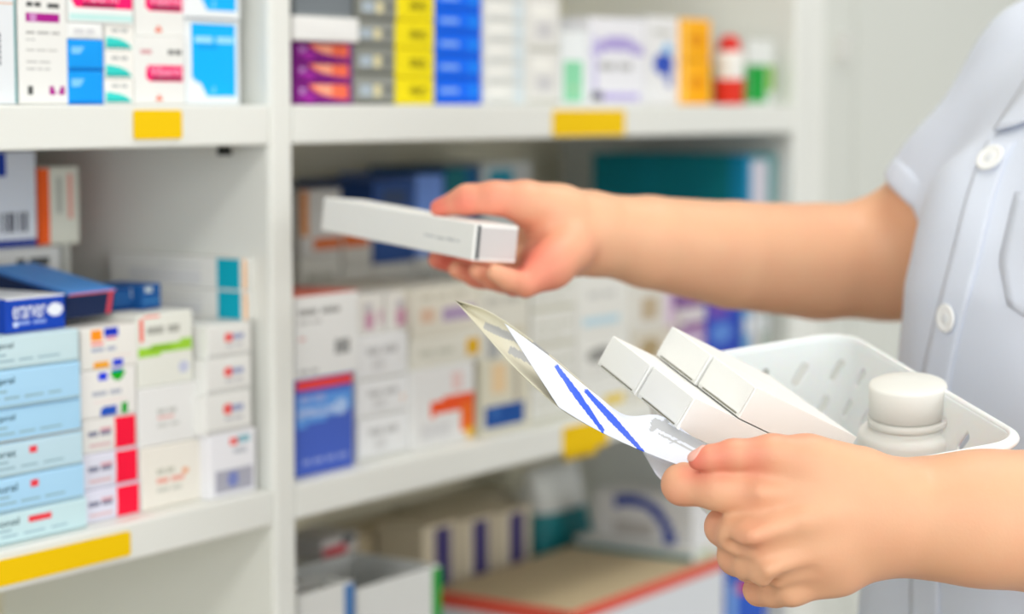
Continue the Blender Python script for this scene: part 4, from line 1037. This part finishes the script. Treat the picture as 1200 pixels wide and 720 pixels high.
mx.inputs['A'].default_value = (lin(.90), lin(.70), lin(.555), 1); mx.inputs['B'].default_value = (lin(.90), lin(.47), lin(.40), 1)
tc = nt.nodes.new('ShaderNodeTexCoord'); nz = nt.nodes.new('ShaderNodeTexNoise'); nz.inputs['Scale'].default_value = 45; nz.inputs['Detail'].default_value = 4
nt.links.new(tc.outputs['Object'], nz.inputs['Vector'])
ma = nt.nodes.new('ShaderNodeMath'); ma.operation = 'MULTIPLY_ADD'; ma.inputs[1].default_value = .22; ma.inputs[2].default_value = -.06
nt.links.new(nz.outputs['Fac'], ma.inputs[0])
ad = nt.nodes.new('ShaderNodeMath'); ad.operation = 'ADD'; ad.use_clamp = True
nt.links.new(ma.outputs[0], ad.inputs[0]); nt.links.new(at_.outputs['Fac'], ad.inputs[1])
nt.links.new(ad.outputs[0], mx.inputs['Factor']); nt.links.new(mx.outputs['Result'], b.inputs['Base Color'])
b.inputs['Roughness'].default_value = .5; b.inputs['Specular IOR Level'].default_value = .35
b.inputs['Subsurface Weight'].default_value = .12; b.inputs['Subsurface Scale'].default_value = .006; b.inputs['Subsurface Radius'].default_value = (1, .35, .2)
n2 = nt.nodes.new('ShaderNodeTexVoronoi'); n2.inputs['Scale'].default_value = 700; nt.links.new(tc.outputs['Object'], n2.inputs['Vector'])
bp = nt.nodes.new('ShaderNodeBump'); bp.inputs['Strength'].default_value = .08; bp.inputs['Distance'].default_value = .0006
nt.links.new(n2.outputs['Distance'], bp.inputs['Height']); nt.links.new(bp.outputs['Normal'], b.inputs['Normal'])
body = link('body', VV, FF, M_SKIN, person, smooth=True)
att = body.data.attributes.new('redness', 'FLOAT', 'POINT'); att.data.foreach_set('value', red.astype(np.float32))
sm = body.modifiers.new('smooth', 'SMOOTH'); sm.factor = .5; sm.iterations = 3
# coat mesh
M_COAT = nodemat('coat_cotton', (0.845, 0.872, 0.925), 0.75, 0.015, 25, bump=.05, bscale=900)
M_PLK = nodemat('coat_placket', (0.845, 0.872, 0.925), 0.75, 0.015, 25, bump=.05, bscale=900)
vc, fc = surface(coat, (.10, 1.16, .43), (.74, 1.86, 1.40), .0055)
ct = link('white_coat', vc @ HT - PO, fc, M_COAT, person, smooth=True)
sm = ct.modifiers.new('smooth', 'SMOOTH'); sm.factor = .5; sm.iterations = 4
def patch(name, rows, mm, lift, parent=ct, thick=.0012):
    "cloth patch lying on the coat; rows of (column,row) points"
    V = []; n_ = len(rows[0])
    for r in rows:
        for (x, y) in r:
            q = ray_hit(coat, x, y); V.append(WH(q + grad(coat, q, .012) * lift) - Vector(PO))
    Fc = [(j * n_ + i, j * n_ + i + 1, (j + 1) * n_ + i + 1, (j + 1) * n_ + i) for j in range(len(rows) - 1) for i in range(n_ - 1)]
    o = link(name, V, Fc, mm, parent, smooth=True); md = o.modifiers.new('thickness', 'SOLIDIFY'); md.thickness = thick; md.offset = 1
    return o
def poly(pts, n):
    pts = np.array(pts, float); L = np.r_[0, np.cumsum(np.hypot(*np.diff(pts, axis=0).T))]; t = np.linspace(0, L[-1], n); return np.c_[np.interp(t, L, pts[:, 0]), np.interp(t, L, pts[:, 1])]
pl = poly([(1174, 166), (1163, 188), (1148, 235), (1132, 300), (1113, 373), (1100, 430), (1090, 500), (1086, 600), (1084, 720), (1084, 900)], 60)
patch('button_placket', [[(x - 17 + 34 * k / 5, y) for k in range(6)] for x, y in pl], M_PLK, .0012)
# chest pocket
tl, tr, br_, bm_, bl = (1190, 225), (1290, 240), (1284, 392), (1230, 385), (1181, 358)
rows = []
for j in range(12):
    t = j / 11; L_ = poly([tl, (1171, 305), bl], 12)[j]; Rr = np.array(tr) * (1 - t) + np.array(br_) * t
    rows.append([tuple(L_ * (1 - k / 9) + Rr * (k / 9) + np.array((0, 12 * t * math.sin(math.pi * k / 9)))) for k in range(10)])
pk_ = patch('chest_pocket', rows, M_COAT, .0012)
# lapel edge
patch('lapel', [[(1168 + 4 * k, 158 - 1 * k - 0) if j == 0 else (1168 + (1215 - 1168) * j / 7 + k * (4 + 2.5 * j), 158 - 75 * j / 7 - k * (1 - .3 * j)) for k in range(7)] for j in range(8)], M_PLK, .003, thick=.002)
# buttons
M_BTN = nodemat('button_white', (0.95, 0.955, 0.95), .3, .01, 40); M_THR = nodemat('thread', (0.885, 0.895, 0.905), .7, .02, 40)
def button(px, py, rpx):
    q = ray_hit(coat, px, py); n_ = grad(coat, q, .02); r = R_(rpx, 1.45)
    o = lathe('button', [(r * .6, 0), (r * .96, .0004), (r, .0012), (r * .95, .0022), (r * .80, .0026), (r * .68, .0018), (r * .34, .0017), (r * .30, .0021), (r * .05, .0021)], [M_BTN, M_THR], ct, 36, [0, 0, 0, 0, 0, 0, 1, 1])
    zz = Vector(WH(n_)).normalized(); xx = zz.cross(Vector((0, 0, 1))).normalized(); yy = zz.cross(xx)
    M_ = Matrix.Identity(4)
    for i, v in enumerate((xx, yy, zz)):
        for j in range(3): M_[j][i] = v[j]
    M_.translation = WH(q + n_ * .0024) - Vector(PO); o.matrix_local = M_
button(1163, 188, 18.5); button(1113, 373, 17.5); button(1087, 560, 17.5)
# folded cuff of the far sleeve
def cuff(p):
    n_ = (RHEM - RSH) / np.linalg.norm(RHEM - RSH); q = (p - RHEM) @ n_
    return np.maximum(np.maximum(cap_sdf(p, RSH, RHEM, .0515, .0530), q - .0006), -(q + .021))
vq, fq = surface(cuff, RHEM - .085, RHEM + .085, .0035)
cf_ = link('sleeve_cuff', vq @ HT - PO, fq, M_COAT, ct, smooth=True); sm = cf_.modifiers.new('smooth', 'SMOOTH'); sm.factor = .5; sm.iterations = 2
# hair
def hair(p):
    a = ell_sdf(p, tp(1.505, .002), (.094, .094, .112)); a = np.maximum(a, -(ell_sdf(p, tp(1.475, .105), (.095, .095, .085))))
    return smin(a, ell_sdf(p, tp(1.46, -.085), (.045, .045, .06)), .03)
vh, fh = surface(hair, (.30, 1.36, 1.36), (.62, 1.70, 1.64), .007)
link('hair', vh @ HT - PO, fh, nodemat('hair_black', (.10, .08, .07), .4, .2, 60), person, smooth=True)
for s_ in (-1, 1):
    q = WH(tp(1.503, .088, s_ * .032)) - Vector(PO)
    bm = bmesh.new(); bmesh.ops.create_uvsphere(bm, u_segments=16, v_segments=10, radius=.0115); from_bm('eye', bm, mat('#e8e6e2', .2), person, smooth=True, loc=q)
# trousers and shoes
def trousers(p):
    a = None
    for s_ in (-1, 1):
        c = chain_w(p, [(tp(.86, 0, s_ * .08), .100), (tp(.48, .01, s_ * .09), .075), (tp(.085, -.02, s_ * .09), .066)]); a = c if a is None else smin(a, c, .02)
    return np.maximum(a, .08 - p[..., 2])
vt, ft = surface(trousers, (.1, 1.2, .04), (.72, 1.8, 1.0), .010)
link('trousers', vt @ HT - PO, ft, nodemat('trouser_cloth', (.82, .84, .88), .8, .03, 30), person, smooth=True)
for s_ in (-1, 1):
    def shoe(p): return np.maximum(smin(cap_sdf(p, tp(.045, -.035, s_ * .09), tp(.030, .15, s_ * .105), .048, .042), cap_sdf(p, tp(.045, -.035, s_ * .09), tp(.09, -.025, s_ * .09), .045, .045), .02), .003 - p[..., 2])
    c0 = tp(.05, .05, s_ * .1); v_, f_ = surface(shoe, c0 - np.array((.22, .22, .06)), c0 + np.array((.22, .22, .12)), .008)
    link('shoe', v_ @ HT - PO, f_, nodemat('shoe_white', (.85, .85, .85), .5, .02, 30), person, smooth=True)
# thumb nail of the near hand
def nail(p):
    a_, b_ = PH(809, 534, 1.219), PH(824, 528, 1.222)
    return np.maximum(cap_sdf(p, a_, b_, R_(7.5, 1.22), R_(6.5, 1.22)), -(left_arm(p) + .0012))
nc = PH(816, 532, 1.22); vn, fn_ = surface(lambda p: np.maximum(nail(p), left_arm(p) - .0005), nc - .012, nc + .012, .0005)
if len(vn): link('thumb_nail', vn @ HT - PO, fn_, nodemat('nail_pink', (.93, .70, .64), .25, .02, 60), body, smooth=True)
